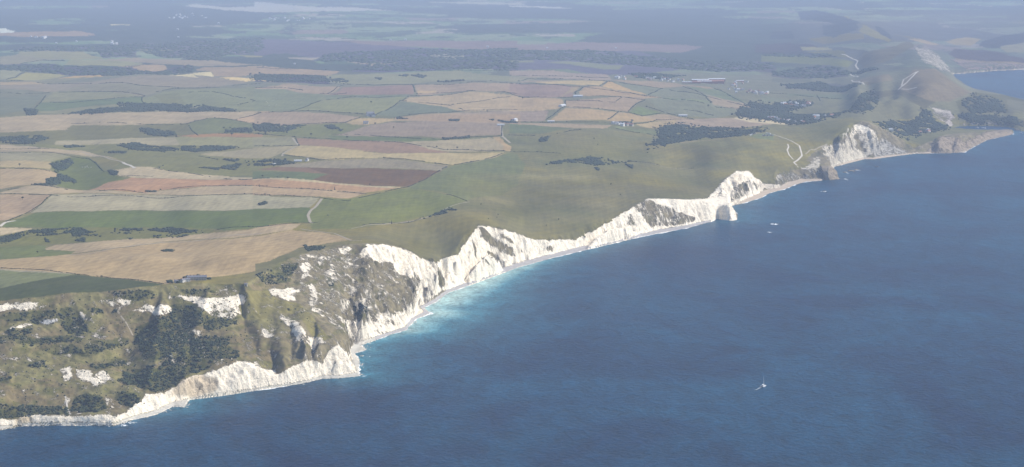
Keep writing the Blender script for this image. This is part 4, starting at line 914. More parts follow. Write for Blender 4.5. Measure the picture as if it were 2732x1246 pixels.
# ---- hedges: each line of bushes is one hedge
HEDGES = '''A -40,795 330,795 500,825 900,820 1100,808 1230,812 1350,835 1750,858|A -40,905 200,918 500,908 900,895 1200,900 1420,940 1390,955 1390,990 1410,1010|A 1530,900 1700,870 2300,835 2570,815|A 1850,905 2070,895 2200,920 2500,985 2330,1030|A 60,782 270,707|A 150,640 400,590 650,600|A 620,642 850,667 1150,662 1380,642|A 310,1082 400,1005 450,935|A 400,1005 1000,977 1400,950
B 0,800 300,800 850,824 1540,830|B 1545,828 2000,817 2570,812|B 0,862 280,857 470,884|B 710,917 860,838|B 640,917 800,925 900,914|B 1545,832 1570,905 1590,918|B 1595,920 1850,907 2130,887|B 2135,887 2400,897 2570,920|B 350,1090 650,985 1000,947 1500,942|B 1180,1130 1430,987 1520,940 2130,890|B 1430,987 1900,1032 2040,1074|B 0,1100 350,1092 600,1087 800,1102 1080,1122|B 20,662 350,676 840,690|B 940,690 1280,694 2040,690 2570,690|B 1370,1152 1700,1107 2100,1080 2570,1074|B 1900,1030 2300,977 2500,947
C 0,737 600,747 960,762|C 0,817 250,822 600,847 720,852|C 80,797 170,772 700,777 960,797|C 960,797 880,842 730,852 640,902 650,937|C 730,852 1100,907 1340,942|C 1345,942 1500,962 2030,1052 2350,1082|C 962,797 1480,867 1900,937|C 1905,940 2000,962 2340,1042|C 1340,940 1480,870|C 1700,847 1920,942 1980,1002 1940,1042|C 2000,862 2200,962 2350,1042|C 500,958 660,945|C 0,914 300,952 500,953|C 680,942 1080,947 1330,980|C 550,982 800,987 1030,1002 1100,952|C 560,1047 800,1057 1060,1087|C 1065,1087 1300,1135 1480,1107|C 1160,1092 1210,1037 1330,982|C 1330,1042 1500,1097 1800,1167|C 360,1170 540,1042 545,987|C 960,1170 1065,1092|C 1700,1072 1850,1092 2000,1132
E 1840,108 2060,54 2300,77|E 2305,78 2510,112 2620,117|E 2300,77 2560,2|E 700,110 1280,112 1840,112|E 1840,112 1940,227|E 2130,206 2300,201 2620,212|E -40,397 300,395 600,407 870,452 930,492 1020,582|E -40,360 480,358|E -40,547 300,552 490,577|E 1500,547 1900,602 2640,645|E 1190,624 1500,627|E 300,712 450,719 660,757|E 870,778 1420,789 1570,770 2100,720 2620,721|E -40,797 500,810 2640,804|E 505,810 400,902 300,962 60,1067|E -40,777 180,742|E 1930,427 2170,467|E 2120,1152 2570,1120 2870,1086 3110,1080
F 40,727 700,764 1090,799|F 0,810 260,810 650,839 910,867|F -20,205 400,242 800,264 1100,280|F 1105,280 1450,297 1600,322 1850,364|F 1855,366 2030,362 2200,374 2490,384|F 750,213 1000,216 1500,251 1840,266|F 2105,242 2420,231|F 270,132 500,110 880,102 950,72 1030,53|F 2418,132 2418,230|F 400,252 435,325|F -20,331 430,326|F 280,417 640,467 1250,442 1900,517|F 1380,97 1530,99|F 1910,517 1700,640 1500,732 1320,767 910,870|F 1880,802 2080,872|F 940,1140 1330,1082 1500,1082 1610,1047|F 2450,393 2200,470 1950,515
G -20,221 200,223 320,236|G 30,97 400,99 940,101|G 1040,157 1380,216|G 1190,477 1250,487 1500,531 1800,546|G 0,386 300,389 500,402|G 380,240 500,200 700,166|G 1200,117 1450,72 1800,70|I -40,425 400,441 750,485 1000,507 1600,577|D 0,907 250,922 850,932|D 540,932 575,990'''
LMK = [('the clifftop cottages', 517, 742), ('the big stubble field', 480, 680), ('the bright green crop', 450, 578), ('the green combe', 220, 455), ('the purple ploughed field', 1000, 475), ('the forest in the hollow', 1800, 345), ('the white farm', 986, 309), ('the village', 2080, 300),
       ('the army camp', 1850, 218), ('the green triangle field', 1700, 302), ('the oval spinney', 700, 544), ('the gorse belt', 1560, 430), ('the crossroads hamlet', 1670, 332), ('the white chalk scar', 560, 200), ('the long ridge wood', 480, 285), ('the mauve field', 1150, 345), ('the wedge plantation', 550, 395), ('the bright straw field', 1150, 405),
       ('the pink stubble field', 500, 490), ('the tan ridge field', 350, 315), ('the grey green down', 1050, 205), ('the dark green triangle field', 1130, 290), ('the mauve upland field', 1440, 240), ('the dark field by the cliff', 150, 765), ('the headland', 1050, 640), ('the great forest', 1150, 160), ('the white roofed sheds', 1900, 218), ('the hill above the cove', 2200, 330)]
seen = {}
def where(poly):
    cxp = sum(p[0] for p in poly) / len(poly); cyp = sum(p[1] for p in poly) / len(poly)
    d = sorted(LMK, key=lambda t: math.hypot((t[1] - cxp) * .7, (t[2] - cyp) * 1.6)); dx, dy = cxp - d[0][1], cyp - d[0][2]
    rel = ('right of' if dx > 0 else 'left of') if abs(dx) > 1.8 * abs(dy) else ('in front of' if dy > 0 else 'behind')
    return rel + ' ' + d[0][0], d[1][0], d[2][0]
def line_pts(poly, step):
    W = [ground_at(x, y) for x, y in poly]; out = []
    for a, b in zip(W[:-1], W[1:]):
        n = max(1, int(math.hypot(a[0] - b[0], a[1] - b[1]) / step)); out += [(a[0] + (b[0] - a[0]) * k / n, a[1] + (b[1] - a[1]) * k / n) for k in range(n)]
    out.append(W[-1][:2]); return np.array(out)
for e in HEDGES.replace('\n', '|').split('|'):
    poly = tp(e); yv = sum(p[1] for p in poly) / len(poly); D_ = F * 700 / (yv - HY)
    r0 = max(1.2, D_ / 4200); q = line_pts(poly, r0 * 1.5)
    q = q + (nr.random(q.shape) - .5) * r0 * .8
    keepm = fbm(q[:, 0] / 50, q[:, 1] / 50, 3, 5) > -.3; q = q[keepm] if keepm.sum() > 3 else q
    z = hts(q[:, 0], q[:, 1]); r = r0 * (.55 + .6 * nr.random(len(q))); r[nr.random(len(q)) < .06] *= 1.7
    c = np.column_stack([q, z + r * .4]); V_, F_ = merge(c, r, SH0)
    o = put('hedge', V_, F_, MT['hedge'])
    L_ = math.hypot(poly[-1][0] - poly[0][0], poly[-1][1] - poly[0][1]); rise = abs(poly[-1][1] - poly[0][1]) > .45 * abs(poly[-1][0] - poly[0][0])
    adj = 'long' if L_ > 330 else 'short' if L_ < 90 else 'thin'; a, b, c_ = where(poly)
    for lab in (f'{adj} dark hedge {a}', f'{adj} dark hedge {a}, towards {b}', f'{adj} dark {"steep" if rise else "level"} hedge {a}, towards {b}', f'{adj} dark {"steep" if rise else "level"} hedge {a}, between {b} and {c_}', f'{adj} dark hedge {a}, next to {b}, facing {c_}', f'{adj} bushy hedge {a}, beside {b}', f'{adj} ragged hedge {a}, just before {b}', f'{adj} patchy hedge {a}, just past {b}'):
        if lab not in seen: break
    seen[lab] = 1; tag(o, lab, 'hedge', 'hedges between the fields')
# ---- lone trees, each with trunk and crown
def tree_proto(name, seed, mat):
    g = random.Random(seed); root = empty(name, (0, 0, 0))
    bm = bmesh.new(); bmesh.ops.create_cone(bm, cap_ends=True, segments=8, radius1=.55, radius2=.22, depth=4.5, matrix=Matrix.Translation((0, 0, 2.1)))
    for k in range(5):
        a = k * 1.26 + g.random(); m_ = Matrix.Translation((math.cos(a) * .9, math.sin(a) * .9, 4.2)) @ Matrix.Rotation(a, 4, 'Z') @ Matrix.Rotation(.6, 4, 'Y')
        bmesh.ops.create_cone(bm, cap_ends=True, segments=6, radius1=.2, radius2=.06, depth=3, matrix=m_)
    me = bpy.data.meshes.new('trunk'); bm.to_mesh(me); bm.free(); me.materials.append(MT['bark']); t = bpy.data.objects.new('trunk', me); SC.collection.objects.link(t); t.parent = root
    C_ = []; R_ = []
    for k in range(34):
        a, e_, rr = g.random() * 6.28, (g.random() - .35) * 2.2, 2.4 * g.random() ** .5
        C_.append((math.cos(a) * rr, math.sin(a) * rr, 5.6 + e_)); R_.append(.7 + .7 * g.random())
    V_, F_ = merge(np.array(C_), np.array(R_), SH1); put('crown', V_, F_, mat, root); return root
TP = [tree_proto('broadleaf_tree', 3, MT['leaf']), tree_proto('broadleaf_tree', 9, MT['leaf2'])]
LONE = '''60,533,1.3,single round tree alone in the pinkish stubble field|52,443,1.1,bush on the hedge of the pale left field|1001,333,1.0,tree left of the second farm|926,370,1.2,dark tree on the green strip under the mauve field|700,473,1.0,left tree on the small green field edge|740,476,.9,middle bush on the small green field edge|768,479,1.1,right tree on the small green field edge|987,495,.8,bush below the purple ploughed field|830,363,1.2,tree in the hedge left of the green strip
1050,343,.9,bush in the middle of the mauve field|990,276,1.0,dark bush group in the yellow green field|1300,300,.9,bush in the far tan field|1395,265,.9,small copse tree in the straw field|100,676,.9,dark bush beside the green corner below the long wood|618,362,1.2,hedge tree above the reddish strip|1165,395,1.0,tree on the lower edge of the mottled field|1220,398,1.1,second tree on the lower edge of the mottled field|875,577,.7,bush beside the track up from the corner
1630,495,.9,dark bush on the downs under the dry valley|1655,522,.7,small bush on the dry slope above the cliffs|1490,588,.8,dark bush low on the downs near the white cliffs|1458,603,.6,small bush low on the downs near the white cliffs|1326,582,.6,dark gorse bush above the tilted chalk cliff|1303,586,.6,gorse bush left of its larger neighbour above the cliff|1283,548,.8,dark bush high on the grassy shoulder|1329,575,.8,bush on the ridge above the slanting chalk|1595,388,.6,bush on the side of the bright grassy bowl|1585,372,.8,dark bush on the bright grassy bowl'''
for k, e in enumerate(LONE.replace('\n', '|').split('|')):
    x, y, s, lab = e.split(',', 3); x, y, s = float(x), float(y), float(s); g = ground_at(x, y); root = TP[k % 2]
    o = root if k < 2 else copy_tree(root); sc_ = s * max(.8, g[1] / 6500); o.location = (g[0], g[1], g[2] - .2); o.scale = (sc_,) * 3; o.rotation_euler = (0, 0, k * 1.3); tag(o, lab, 'tree', 'lone trees and bushes')
# ---- small helpers for built things
def boxm(parts):
    V_, F_ = [], []
    for (x0, y0, z0, x1, y1, z1) in parts:
        b = len(V_); V_ += [(x0, y0, z0), (x1, y0, z0), (x1, y1, z0), (x0, y1, z0), (x0, y0, z1), (x1, y0, z1), (x1, y1, z1), (x0, y1, z1)]
        F_ += [(b, b + 3, b + 2, b + 1), (b + 4, b + 5, b + 6, b + 7), (b, b + 1, b + 5, b + 4), (b + 1, b + 2, b + 6, b + 5), (b + 2, b + 3, b + 7, b + 6), (b + 3, b, b + 4, b + 7)]
    return V_, F_
def bx(name, parts, mat, parent): V_, F_ = boxm(parts); return put(name, V_, F_, mat, parent, False)
def gable(name, x0, x1, y0, y1, z, h, mat, parent, over=.4):   # a pitched roof slab with its ridge along x
    x0 -= over; x1 += over; y0 -= over; y1 += over; ym = (y0 + y1) / 2; t = .25
    V_ = [(x0, y0, z), (x1, y0, z), (x1, y1, z), (x0, y1, z), (x0, ym, z + h), (x1, ym, z + h), (x0, y0, z - t), (x1, y0, z - t), (x1, y1, z - t), (x0, y1, z - t)]
    me = bpy.data.meshes.new(name); me.from_pydata(V_, [], [(0, 1, 5, 4), (2, 3, 4, 5), (0, 4, 3), (1, 2, 5), (0, 6, 7, 1), (1, 7, 8, 2), (2, 8, 9, 3), (3, 9, 6, 0), (6, 9, 8, 7)]); me.materials.append(mat)
    o = bpy.data.objects.new(name, me); SC.collection.objects.link(o); o.parent = parent; return o
def house(name, w, d, h, rh, wall, roof, nwin=3, storeys=2, chim=2):
    r = empty(name, (0, 0, 0)); bx('wall', [(-w / 2, -d / 2, -2, w / 2, d / 2, h)], wall, r)
    rf = gable('roof', -w / 2, w / 2, -d / 2, d / 2, h + .01, rh, roof, r)
    for k in range(chim):
        x = -w / 2 + .8 + k * (w - 1.6) / max(1, chim - 1); bx('chimney', [(x - .5, -.5, h + rh * .55, x + .5, .5, h + rh + 1.1)], MT['brick'], rf)
    for s in range(storeys):
        for k in range(nwin):
            x = -w / 2 + (k + .5) * w / nwin; z = .9 + s * 2.7
            for yy in (-d / 2 - .06, d / 2 - .04): bx('window', [(x - .55, yy, z, x + .55, yy + .1, z + 1.2)], MT['glass'], r)
    bx('door', [(-.5, -d / 2 - .08, -.2, .5, -d / 2 - .01, 1.95)], MT['deck'], r)
    return r
def place(root, x, y, rz, label, cat, group=None, s=1, first=[]):
    g = ground_at(x, y); o = root if root not in first else copy_tree(root)
    if root not in first: first.append(root)
    o.location = (g[0], g[1], g[2]); o.rotation_euler = (0, 0, rz); o.scale = (s, s, s) if not hasattr(s, '__len__') else s
    return tag(o, label, cat, group)
# the row of coastguard cottages at the cliff edge
ter = house('terrace_cottages', 34, 8, 5.6, 2.8, MT['stone'], MT['slate'], 12, 2, 7)
place(ter, 525, 747, R(8), 'long grey roofed terrace of cottages on the cliff edge beside the stubble', 'terrace', None, 1.12)
cot = house('cottage', 10, 7, 4.6, 2.4, MT['white'], MT['slate'], 3, 2, 2)
place(cot, 500, 751, R(20), 'small white gabled cottage just left of the long terrace', 'cottage'); place(cot, 488, 753, R(60), 'second white cottage, half hidden in bushes left of the terrace', 'cottage'); place(cot, 470, 754, R(0), 'leftmost white outbuilding by the dark field corner', 'cottage', None, .8)
cl = [ground_at(x, y) for x, y in [(450, 755), (456, 754), (478, 750), (484, 749), (492, 744), (498, 742), (506, 741), (512, 740), (519, 739), (527, 739), (548, 743), (553, 744), (558, 745), (460, 756), (476, 755)]]
c = np.array(cl); wood(c + (0, 0, .6), 3.2 + 1.6 * nr.random(len(c)), 'dark garden trees wrapped round the clifftop terrace', 'leaf')
hut = house('stone_hut', 4.5, 4.5, 2.6, 1.6, MT['stone'], MT['slate'], 1, 1, 1); place(hut, 656, 762, 0, 'tiny square stone hut alone on the rough clifftop grass', 'hut', None, 1.2)
big = house('farmhouse', 15, 9, 5.8, 3.4, MT['white'], MT['slate'], 4, 2, 2)
place(big, 819, 430, R(80), 'white house with its gable facing the sea in the dark trees', 'house', None, 1.0); place(big, 976, 331, 0, 'white farmhouse beside the trees at the tip of the mauve field', 'house', None, 1.3)
place(big, 988, 310, R(15), 'bright white farmhouse at the corner of three green fields', 'house', None, 2.0); place(big, 996, 311, R(100), 'white barn joined to the bright farm at the green field corner', 'house', None, 1.6)
shed = house('long_shed', 30, 12, 5, 2.4, MT['sheet'], MT['sheet'], 6, 1, 0)
place(shed, 795, 431, R(10), 'low pale farm shed left of the gabled white house', 'shed', None, .8); place(shed, 1336, 335, R(10), 'white flat shed at the top of the hedge lined track', 'shed', None, .9)
place(shed, 1470, 326, R(0), 'pale barn at the foot of the tree lined lane', 'shed', None, .9); place(shed, 1542, 259, R(5), 'white roofed barn where the upland lane bends', 'shed', None, 1.4); place(shed, 1500, 284, R(60), 'white shed on the tree lined lane, upper one', 'shed', None, 1.3); place(shed, 1822, 311, R(0), 'lone white barn in the pale field above the forest', 'shed', None, 1.2)
# villages: small houses, each a thing; copies are too small in the picture to show windows
def mini(name, w, d, h, rh, wall, roof):
    r = empty(name, (0, 0, 0)); bx('wall', [(-w / 2, -d / 2, -3, w / 2, d / 2, h)], wall, r); gable('roof', -w / 2, w / 2, -d / 2, d / 2, h + .01, rh, roof, r); return r
V1 = mini('village_house', 13, 9, 6, 3, MT['white'], MT['slate']); V2 = mini('village_house', 15, 9, 6, 3.4, MT['stone'], MT['tile']); V3 = mini('village_house', 12, 10, 7, 2.5, MT['white'], MT['sheet'])
def cluster(poly, n, label, group, sc=1.0, kinds=(V1, V2, V3)):
    poly = tp(poly); xs = [p[0] for p in poly]; ys = [p[1] for p in poly]; k = 0
    while k < n:
        x, y = rnd.uniform(min(xs), max(xs)), rnd.uniform(min(ys), max(ys))
        if not bool(inside(poly, np.array([x]), np.array([y]))[0]): continue
        place(kinds[k % len(kinds)], x, y, rnd.random() * 3.1, label, 'house', group, sc * rnd.uniform(.8, 1.25)); k += 1
cluster('D 200,1020 300,1000 380,1030 340,1055 210,1055', 16, 'pale house in the upper group of the village by the woods', 'houses in the upper village')
cluster('D 390,1045 470,1015 475,1035 400,1055', 5, 'pinkish pale house at the right end of the upper village', 'houses at the right end of the upper village', 1.2)
cluster('H 20,60 120,50 200,80 480,95 490,110 300,105 100,75', 18, 'small white house among the dark trees below the upper village', 'houses in the lower village')
cluster('D 470,1150 700,1125 700,1145 560,1175 480,1175', 7, 'white house on the lane in front of the grassy hill', 'houses along the lane', 1.0)
place(V3, 2182, 320, 0, 'tall white building standing out at the foot of the grassy hill', 'house', None, (1.1, 1.1, 2.4))
cluster('H 1500,195 1630,185 1640,200 1520,205', 5, 'white house in the dark wood nearest the round cove', 'houses by the round cove', 1.1)
cluster('H 1250,175 1340,180 1330,195 1240,190', 3, 'pale house in the wood left of the cove houses', 'houses in the cove wood', 1.0)
cluster('G 980,108 1180,122 1240,140 1060,135', 12, 'house in the crossroads hamlet beside the round trees', 'houses in the crossroads hamlet', 1.0)
cluster('G 20,85 100,90 60,98', 4, 'white house in the row at the left end of the lane', 'houses at the left end of the lane', 1.1)
cluster('C 1040,745 1250,760 1250,785 1040,780', 10, 'pale house at the left end of the upper camp', 'houses left of the camp', 1.05)
cluster('C 1330,760 1500,765 1700,790 1700,815 1350,790', 24, 'small house in the rows of the upper camp estate', 'houses of the upper camp estate', 1.05)
cluster('C 2100,870 2330,880 2550,915 2550,930 2300,915 2110,900', 22, 'small white house in the row across the green slope', 'houses of the lower camp estate', 1.0)
cluster('C 2180,800 2350,800 2330,830 2160,870', 9, 'small pale building right of the camp sheds', 'buildings right of the camp', 1.05)
cluster('B 80,180 600,165 700,190 200,215', 22, 'faint white house in the far town behind the forest', 'houses of the far town', 1.3, (V1, V3))
cluster('A 1600,140 2050,140 2050,190 1650,190', 20, 'faint white house in the far left town', 'houses of the far left town', 1.3, (V1, V3))
cluster('A 1050,400 1180,420 1150,440 1000,430', 6, 'faint house by the long pale field on the far plain', 'houses on the far plain', 1.3, (V1, V3))
cluster('A 150,350 560,355 560,380 150,375', 6, 'faint house under the reddish strip on the far plain', 'houses under the reddish strip', 1.3, (V1, V3))
# big camp sheds
CS = mini('camp_shed', 70, 22, 8, 3, MT['brick'], MT['sheet']); CR = mini('camp_shed', 55, 18, 9, 4, MT['brick'], MT['tile'])
for k, (rt, x, y, rz, s, lab) in enumerate([(CS, 1868, 218, .05, 1.3, 'large white roofed camp shed, left of the biggest pair'), (CS, 1880, 221, -.05, 1.1, 'white roofed camp shed with a red brick front'), (CR, 1898, 222, 0, 1.2, 'long red camp building between the white sheds'), (CS, 1912, 216, .1, 1.3, 'white roofed camp shed behind the red building'),
    (CS, 1834, 222, 0, .8, 'small white shed alone left of the camp'), (CR, 1914, 222, 0, 1.3, 'widest red roofed camp building, in front'), (CS, 1973, 218, .3, .7, 'white shed at the right end of the camp'), (CR, 1858, 222, 0, .8, 'small red roofed building at the left end of the camp')]):
    place(rt, x, y, rz, lab, 'shed', 'camp sheds', s)
for x, y, s, lab in [(150, 117, 2.0, 'lone white farm below the reddish far fields'), (204, 112, 2.0, 'white farm left of the dark far wood'), (474, 80, 2.4, 'white building alone on the hazy plain'), (476, 101, 2.4, 'white building near the far forest edge'), (583, 64, 2.6, 'white cluster end building on the right of the far left town'), (786, 172, 1.6, 'white roofed farm under the far forest'),
                     (1301, 127, 2.6, 'bright white tower building on the heath edge'), (1042, 108, 2.2, 'white block left of the long far sheds'), (1082, 108, 2.6, 'long pale far shed in front of the heath'), (1460, 130, 2.0, 'small white building at the left end of the heath track'), (1643, 130, 2.0, 'small white building on the heath behind the forest')]:
    place(V3, x, y, 0, lab, 'house', None, s * .55)
# ---- parked cars and caravans at the clifftop car park
def carm(col):
    r = empty('parked_car', (0, 0, 0)); bx('body', [(-2.1, -.9, .35, 2.1, .9, .95)], col, r); bx('cabin', [(-1.1, -.8, .951, 1.2, .8, 1.5)], MT['glass'], r)
    for x in (-1.35, 1.35):
        for y in (-.85, .85):
            bm = bmesh.new(); bmesh.ops.create_cone(bm, cap_ends=True, segments=12, radius1=.33, radius2=.33, depth=.25, matrix=Matrix.Translation((x, y, .33)) @ Matrix.Rotation(R(90), 4, 'X'))
            me = bpy.data.meshes.new('wheel'); bm.to_mesh(me); bm.free(); me.materials.append(MT['tyre']); o = bpy.data.objects.new('wheel', me); SC.collection.objects.link(o); o.parent = r
    return r
CP = [carm(MT['white']), carm(MT['silver']), carm(MT['red']), carm(MT['blue'])]; nm_ = ['white', 'silver', 'red', 'blue']
for k in range(26):
    x = 2034 + (k % 13) * 2.4; y = 360.5 + (k // 13) * 2.2 + (k % 3) * .3
    place(CP[k % 4], x, y, R(80), f'{nm_[k % 4]} car parked in the {"upper" if k < 13 else "lower"} row on the down by the white track', 'car', 'cars parked by the white track', 1.5)
def van():
    r = empty('caravan', (0, 0, 0)); bx('body', [(-3.4, -1.4, .5, 3.4, 1.4, 3.0)], MT['white'], r); bx('window', [(-2.6, -1.46, 1.6, 2.4, -1.41, 2.3)], MT['glass'], r); bx('axle', [(-.4, -1.3, 0, .4, 1.3, .499)], MT['tyre'], r); return r
VN = van()
for k, (x, y) in enumerate([(2002, 362), (2006, 361), (2046, 357.5), (2053, 358), (729, 439.5), (733, 440)]):
    place(VN, x, y, rnd.random() * 3, ['white caravan in the pair at the left of the cars', 'right caravan of the pair beside the forest tip', 'caravan parked behind the rows of cars', 'caravan nearest the bend of the white track', 'left white trailer at the foot of the purple field track', 'right white trailer at the foot of the purple field track'][k], 'caravan', None, 1.5)
# ---- sheep
def sheep():
    r = empty('sheep', (0, 0, 0)); V_, F_ = merge(np.array([(0, 0, .75), (.1, 0, .8), (-.25, 0, .75)]), np.array([.42, .4, .42]), SH1); put('body', V_, F_, MT['wool'], r); bx('head', [(.5, -.12, .75, .85, .12, 1.05)], MT['tyre'], r)
    for x in (-.35, .3):
        for y in (-.18, .18): bx('leg', [(x - .05, y - .05, 0, x + .05, y + .05, .5)], MT['tyre'], r)
    return r
SP = sheep()
for k in range(12): place(SP, 219 + rnd.random() * 25, 444 + rnd.random() * 6, rnd.random() * 6, 'white sheep grazing on the green floor of the combe', 'sheep', 'sheep in the combe', 2.0)
for k in range(8): place(SP, 700 + rnd.random() * 40, 265 + rnd.random() * 25, rnd.random() * 6, 'pale sheep scattered over the far grey green pasture', 'sheep', 'sheep on the far pasture', 2.6)
# ---- the two slender sea marks
def beacon():
    r = empty('obelisk_beacon', (0, 0, 0)); bm = bmesh.new(); bmesh.ops.create_cone(bm, cap_ends=True, segments=4, radius1=1.5, radius2=.25, depth=8.5, matrix=Matrix.Translation((0, 0, 4.9)))
    me = bpy.data.meshes.new('shaft'); bm.to_mesh(me); bm.free(); me.materials.append(MT['post']); o = bpy.data.objects.new('shaft', me); SC.collection.objects.link(o); o.parent = r; bx('plinth', [(-1.6, -1.6, -1, 1.6, 1.6, .7)], MT['post'], r); return r
BC = beacon(); place(BC, 893, 507, 0, 'dark pointed beacon standing on the line in the pink stubble field', 'beacon'); place(BC, 1045, 597, 0, 'dark pointed beacon beside the fence on the open downs', 'beacon')
# ---- tracks and paths draped on the land
def ribbon(s, w, mat, lift=.35, name='path'):
    q = line_pts(tp(s), 12.0); t = np.gradient(q, axis=0); t /= np.linalg.norm(t, axis=1)[:, None] + 1e-9; nrm = np.stack([t[:, 1], -t[:, 0]], 1); cols = []
    for k in (-1, -.33, .33, 1):
        p_ = q + nrm * w / 2 * k; cols.append(np.column_stack([p_, hts(p_[:, 0], p_[:, 1]) + lift + .15 * (1 - abs(k))]))
    V_ = np.stack(cols, 1).reshape(-1, 3); n = len(q); F_ = [(i * 4 + j, i * 4 + j + 1, i * 4 + j + 5, i * 4 + j + 4) for i in range(n - 1) for j in range(3)]
    o = put(name, V_, F_, mat); o['kind'] = 'structure'; return o
for s, w, m_ in [('H -90,212 0,206 110,216 200,246 300,286 370,326 385,380 395,425 350,470 315,490 350,530 400,550 440,555', 6, 'track'), ('H 255,310 265,340 250,370 270,420 310,460', 5, 'track'), ('H 430,410 470,370 560,345 640,320', 4, 'dirt'), ('H 780,245 850,160', 4, 'track'),
                 ('D 1535,700 1460,740 1390,780 1370,840', 7, 'track'), ('D 1340,880 1450,780 1535,700', 9, 'track'), ('D 1370,872 1520,858', 8, 'track'), ('D 860,720 945,755', 9, 'track'), ('D 880,785 1005,830', 7, 'track'), ('D 780,530 900,580 940,600 920,640 950,680', 9, 'track'),
                 ('E 1205,490 1320,547', 9, 'track'), ('F 655,845 540,970 520,1010 545,1080 570,1085', 7, 'dirt'), ('F 370,250 430,320 280,400 265,430', 7, 'dirt'), ('E 0,1118 50,1080 150,1062', 7, 'track'), ('I 1150,850 1230,960 1300,1090', 3, 'dirt'), ('F 2410,130 2425,235 2500,300', 8, 'dirt'), ('G 0,105 500,116 1000,130', 6, 'dirt'),
                 ('J 450,40 560,60 780,85 940,155 1050,158', 4, 'dirt'), ('F 940,1140 1040,1122 1330,1086 1600,1052 2100,878', 3, 'dirt'), ('E 1205,490 1000,430 800,388 400,350 0,318', 6, 'dirt'), ('I 690,292 900,278 1600,172 2570,88', 5, 'dirt'), ('K 640,580 660,700 690,760', 3, 'track'), ('G 1240,487 1500,532 1800,547', 3, 'dirt')]:
    ribbon(s, w, MT[m_])
# ---- surf along the shore
cs = []
C2 = np.array([(p[0], p[1]) for p in COAST])
for a, b in zip(C2[:-1], C2[1:]):
    n = max(1, int(math.hypot(*(b - a)) / 7)); cs += [a + (b - a) * k / n for k in range(n)]
cs = np.array(cs); t = np.gradient(cs, axis=0); t /= np.linalg.norm(t, axis=1)[:, None] + 1e-9; nrm = np.stack([t[:, 1], -t[:, 0]], 1)
for k in range(3): nrm = (np.roll(nrm, 1, 0) + nrm + np.roll(nrm, -1, 0)) / 3
wv = (fbm(cs[:, 0] / 45, cs[:, 1] / 45, 3, 1) + .25) * 9 + fbm(cs[:, 0] / 9, cs[:, 1] / 9, 2, 2) * 2.5; wv = np.clip(wv * .8 + .2, 0, 8) * np.where(cs[:, 1] < 3600, .55, 1.6)
o1 = fbm(cs[:, 0] / 60, cs[:, 1] / 60, 2, 3) * 2 - 3.5
V_ = np.concatenate([np.column_stack([cs + nrm * o1[:, None], np.full(len(cs), .06)]), np.column_stack([cs + nrm * (o1 + wv + .01)[:, None], np.full(len(cs), .05)])]); n = len(cs)
F_ = [(i, i + 1, n + i + 1, n + i) for i in range(n - 1) if wv[i] > .25 and wv[i + 1] > .25]
tag(put('surf', V_, F_, MT['foam']), None, None, None, 'stuff')
def foam_patch(x, y, lx, ly, n, name='foam'):
    X, Y, _ = unproj(x, y, 0); g = np.random.default_rng(int(x)); C_ = np.column_stack([X + g.normal(0, lx, n), Y + g.normal(0, ly, n)]); VV_, FF_ = [], []
    for cx_, cy_ in C_:
        b = len(VV_); r = g.uniform(.4, 1.0) * min(lx, ly) * .5; ang = g.random() * 6
        for k in range(7): a = ang + k * .9; VV_.append((cx_ + math.cos(a) * r * g.uniform(.7, 1.6), cy_ + math.sin(a) * r * g.uniform(.6, 1.2), .07 + .02 * g.random()))
        VV_.append((cx_, cy_, .1)); FF_ += [(b + 7, b + k, b + (k + 1) % 7) for k in range(7)]
    o = put(name, VV_, FF_, MT['foam']); o['kind'] = 'stuff'; return o
for a in [(2066, 598, 4.5, 5, 60), (2054, 619.5, 4, 4, 16), (2199, 511, 5, 5, 26), (2256, 478, 3, 12, 40), (2262, 462, 3, 8, 20), (2289, 454, 6, 4, 26), (1968, 591, 2, 3, 12), (2700, 358, 6, 7, 40), (2676, 366, 6, 3, 14), (1176, 826, 1.6, 2.5, 12), (1134, 855, 2, 2, 8), (964, 975, 2, 3, 12), (985, 951, 2, 2, 10), (972, 1003, 3, 2, 20), (1094, 880, 3, 2, 14), (330, 1135, 4, 3, 30), (350, 1128, 4, 3, 20), (2343, 446.5, 3, 2, 8), (986, 917, 2, 2, 10)]: foam_patch(*a)
# ---- sea rocks
def sea_rock(x, y, sx, sy, sz, label, seed, dry='rock'):
    X, Y, _ = unproj(x, y, 0); V_, F_ = ico(4); g = np.random.default_rng(seed)
    nse = 1 + .5 * fbm(V_[:, 0] * 1.6 + seed, V_[:, 1] * 1.6 + V_[:, 2] * 2, 4, seed); V_ = V_ * nse[:, None] * (sx, sy, sz)
    o = put('sea_rock', V_, F_, MT[dry], None, False); o.location = (X, Y, -sz * .25); return tag(o, label, 'rock')
sea_rock(2199, 510, 7, 5, 3.5, 'low dark reef breaking the waves in front of the arch', 2, 'drock'); sea_rock(2066, 597.5, 3, 4, 1.6, 'barely showing rock under bright foam off the chalk point', 3, 'drock'); sea_rock(2272, 456.5, 14, 6, 5, 'long low ledge of rock right of the arch', 4); sea_rock(2254, 460, 9, 5, 3, 'left end of the rock ledge nearer the arch', 5)
sea_rock(2285, 453.5, 9, 4, 3, 'right tip of the rock ledge with foam', 6); sea_rock(2339, 446, 9, 5, 4.5, 'small dark rock alone beyond the ledge', 7, 'drock'); sea_rock(965, 950, 4, 4, 2.2, 'pale chalk block in the water under the near headland', 8, 'chalkrock'); sea_rock(963, 1000, 7, 3, 2.4, 'flat ledge at the tip of the near headland', 9, 'chalkrock'); sea_rock(2712, 347, 10, 8, 8, 'rock stump in the mouth of the cove', 10)
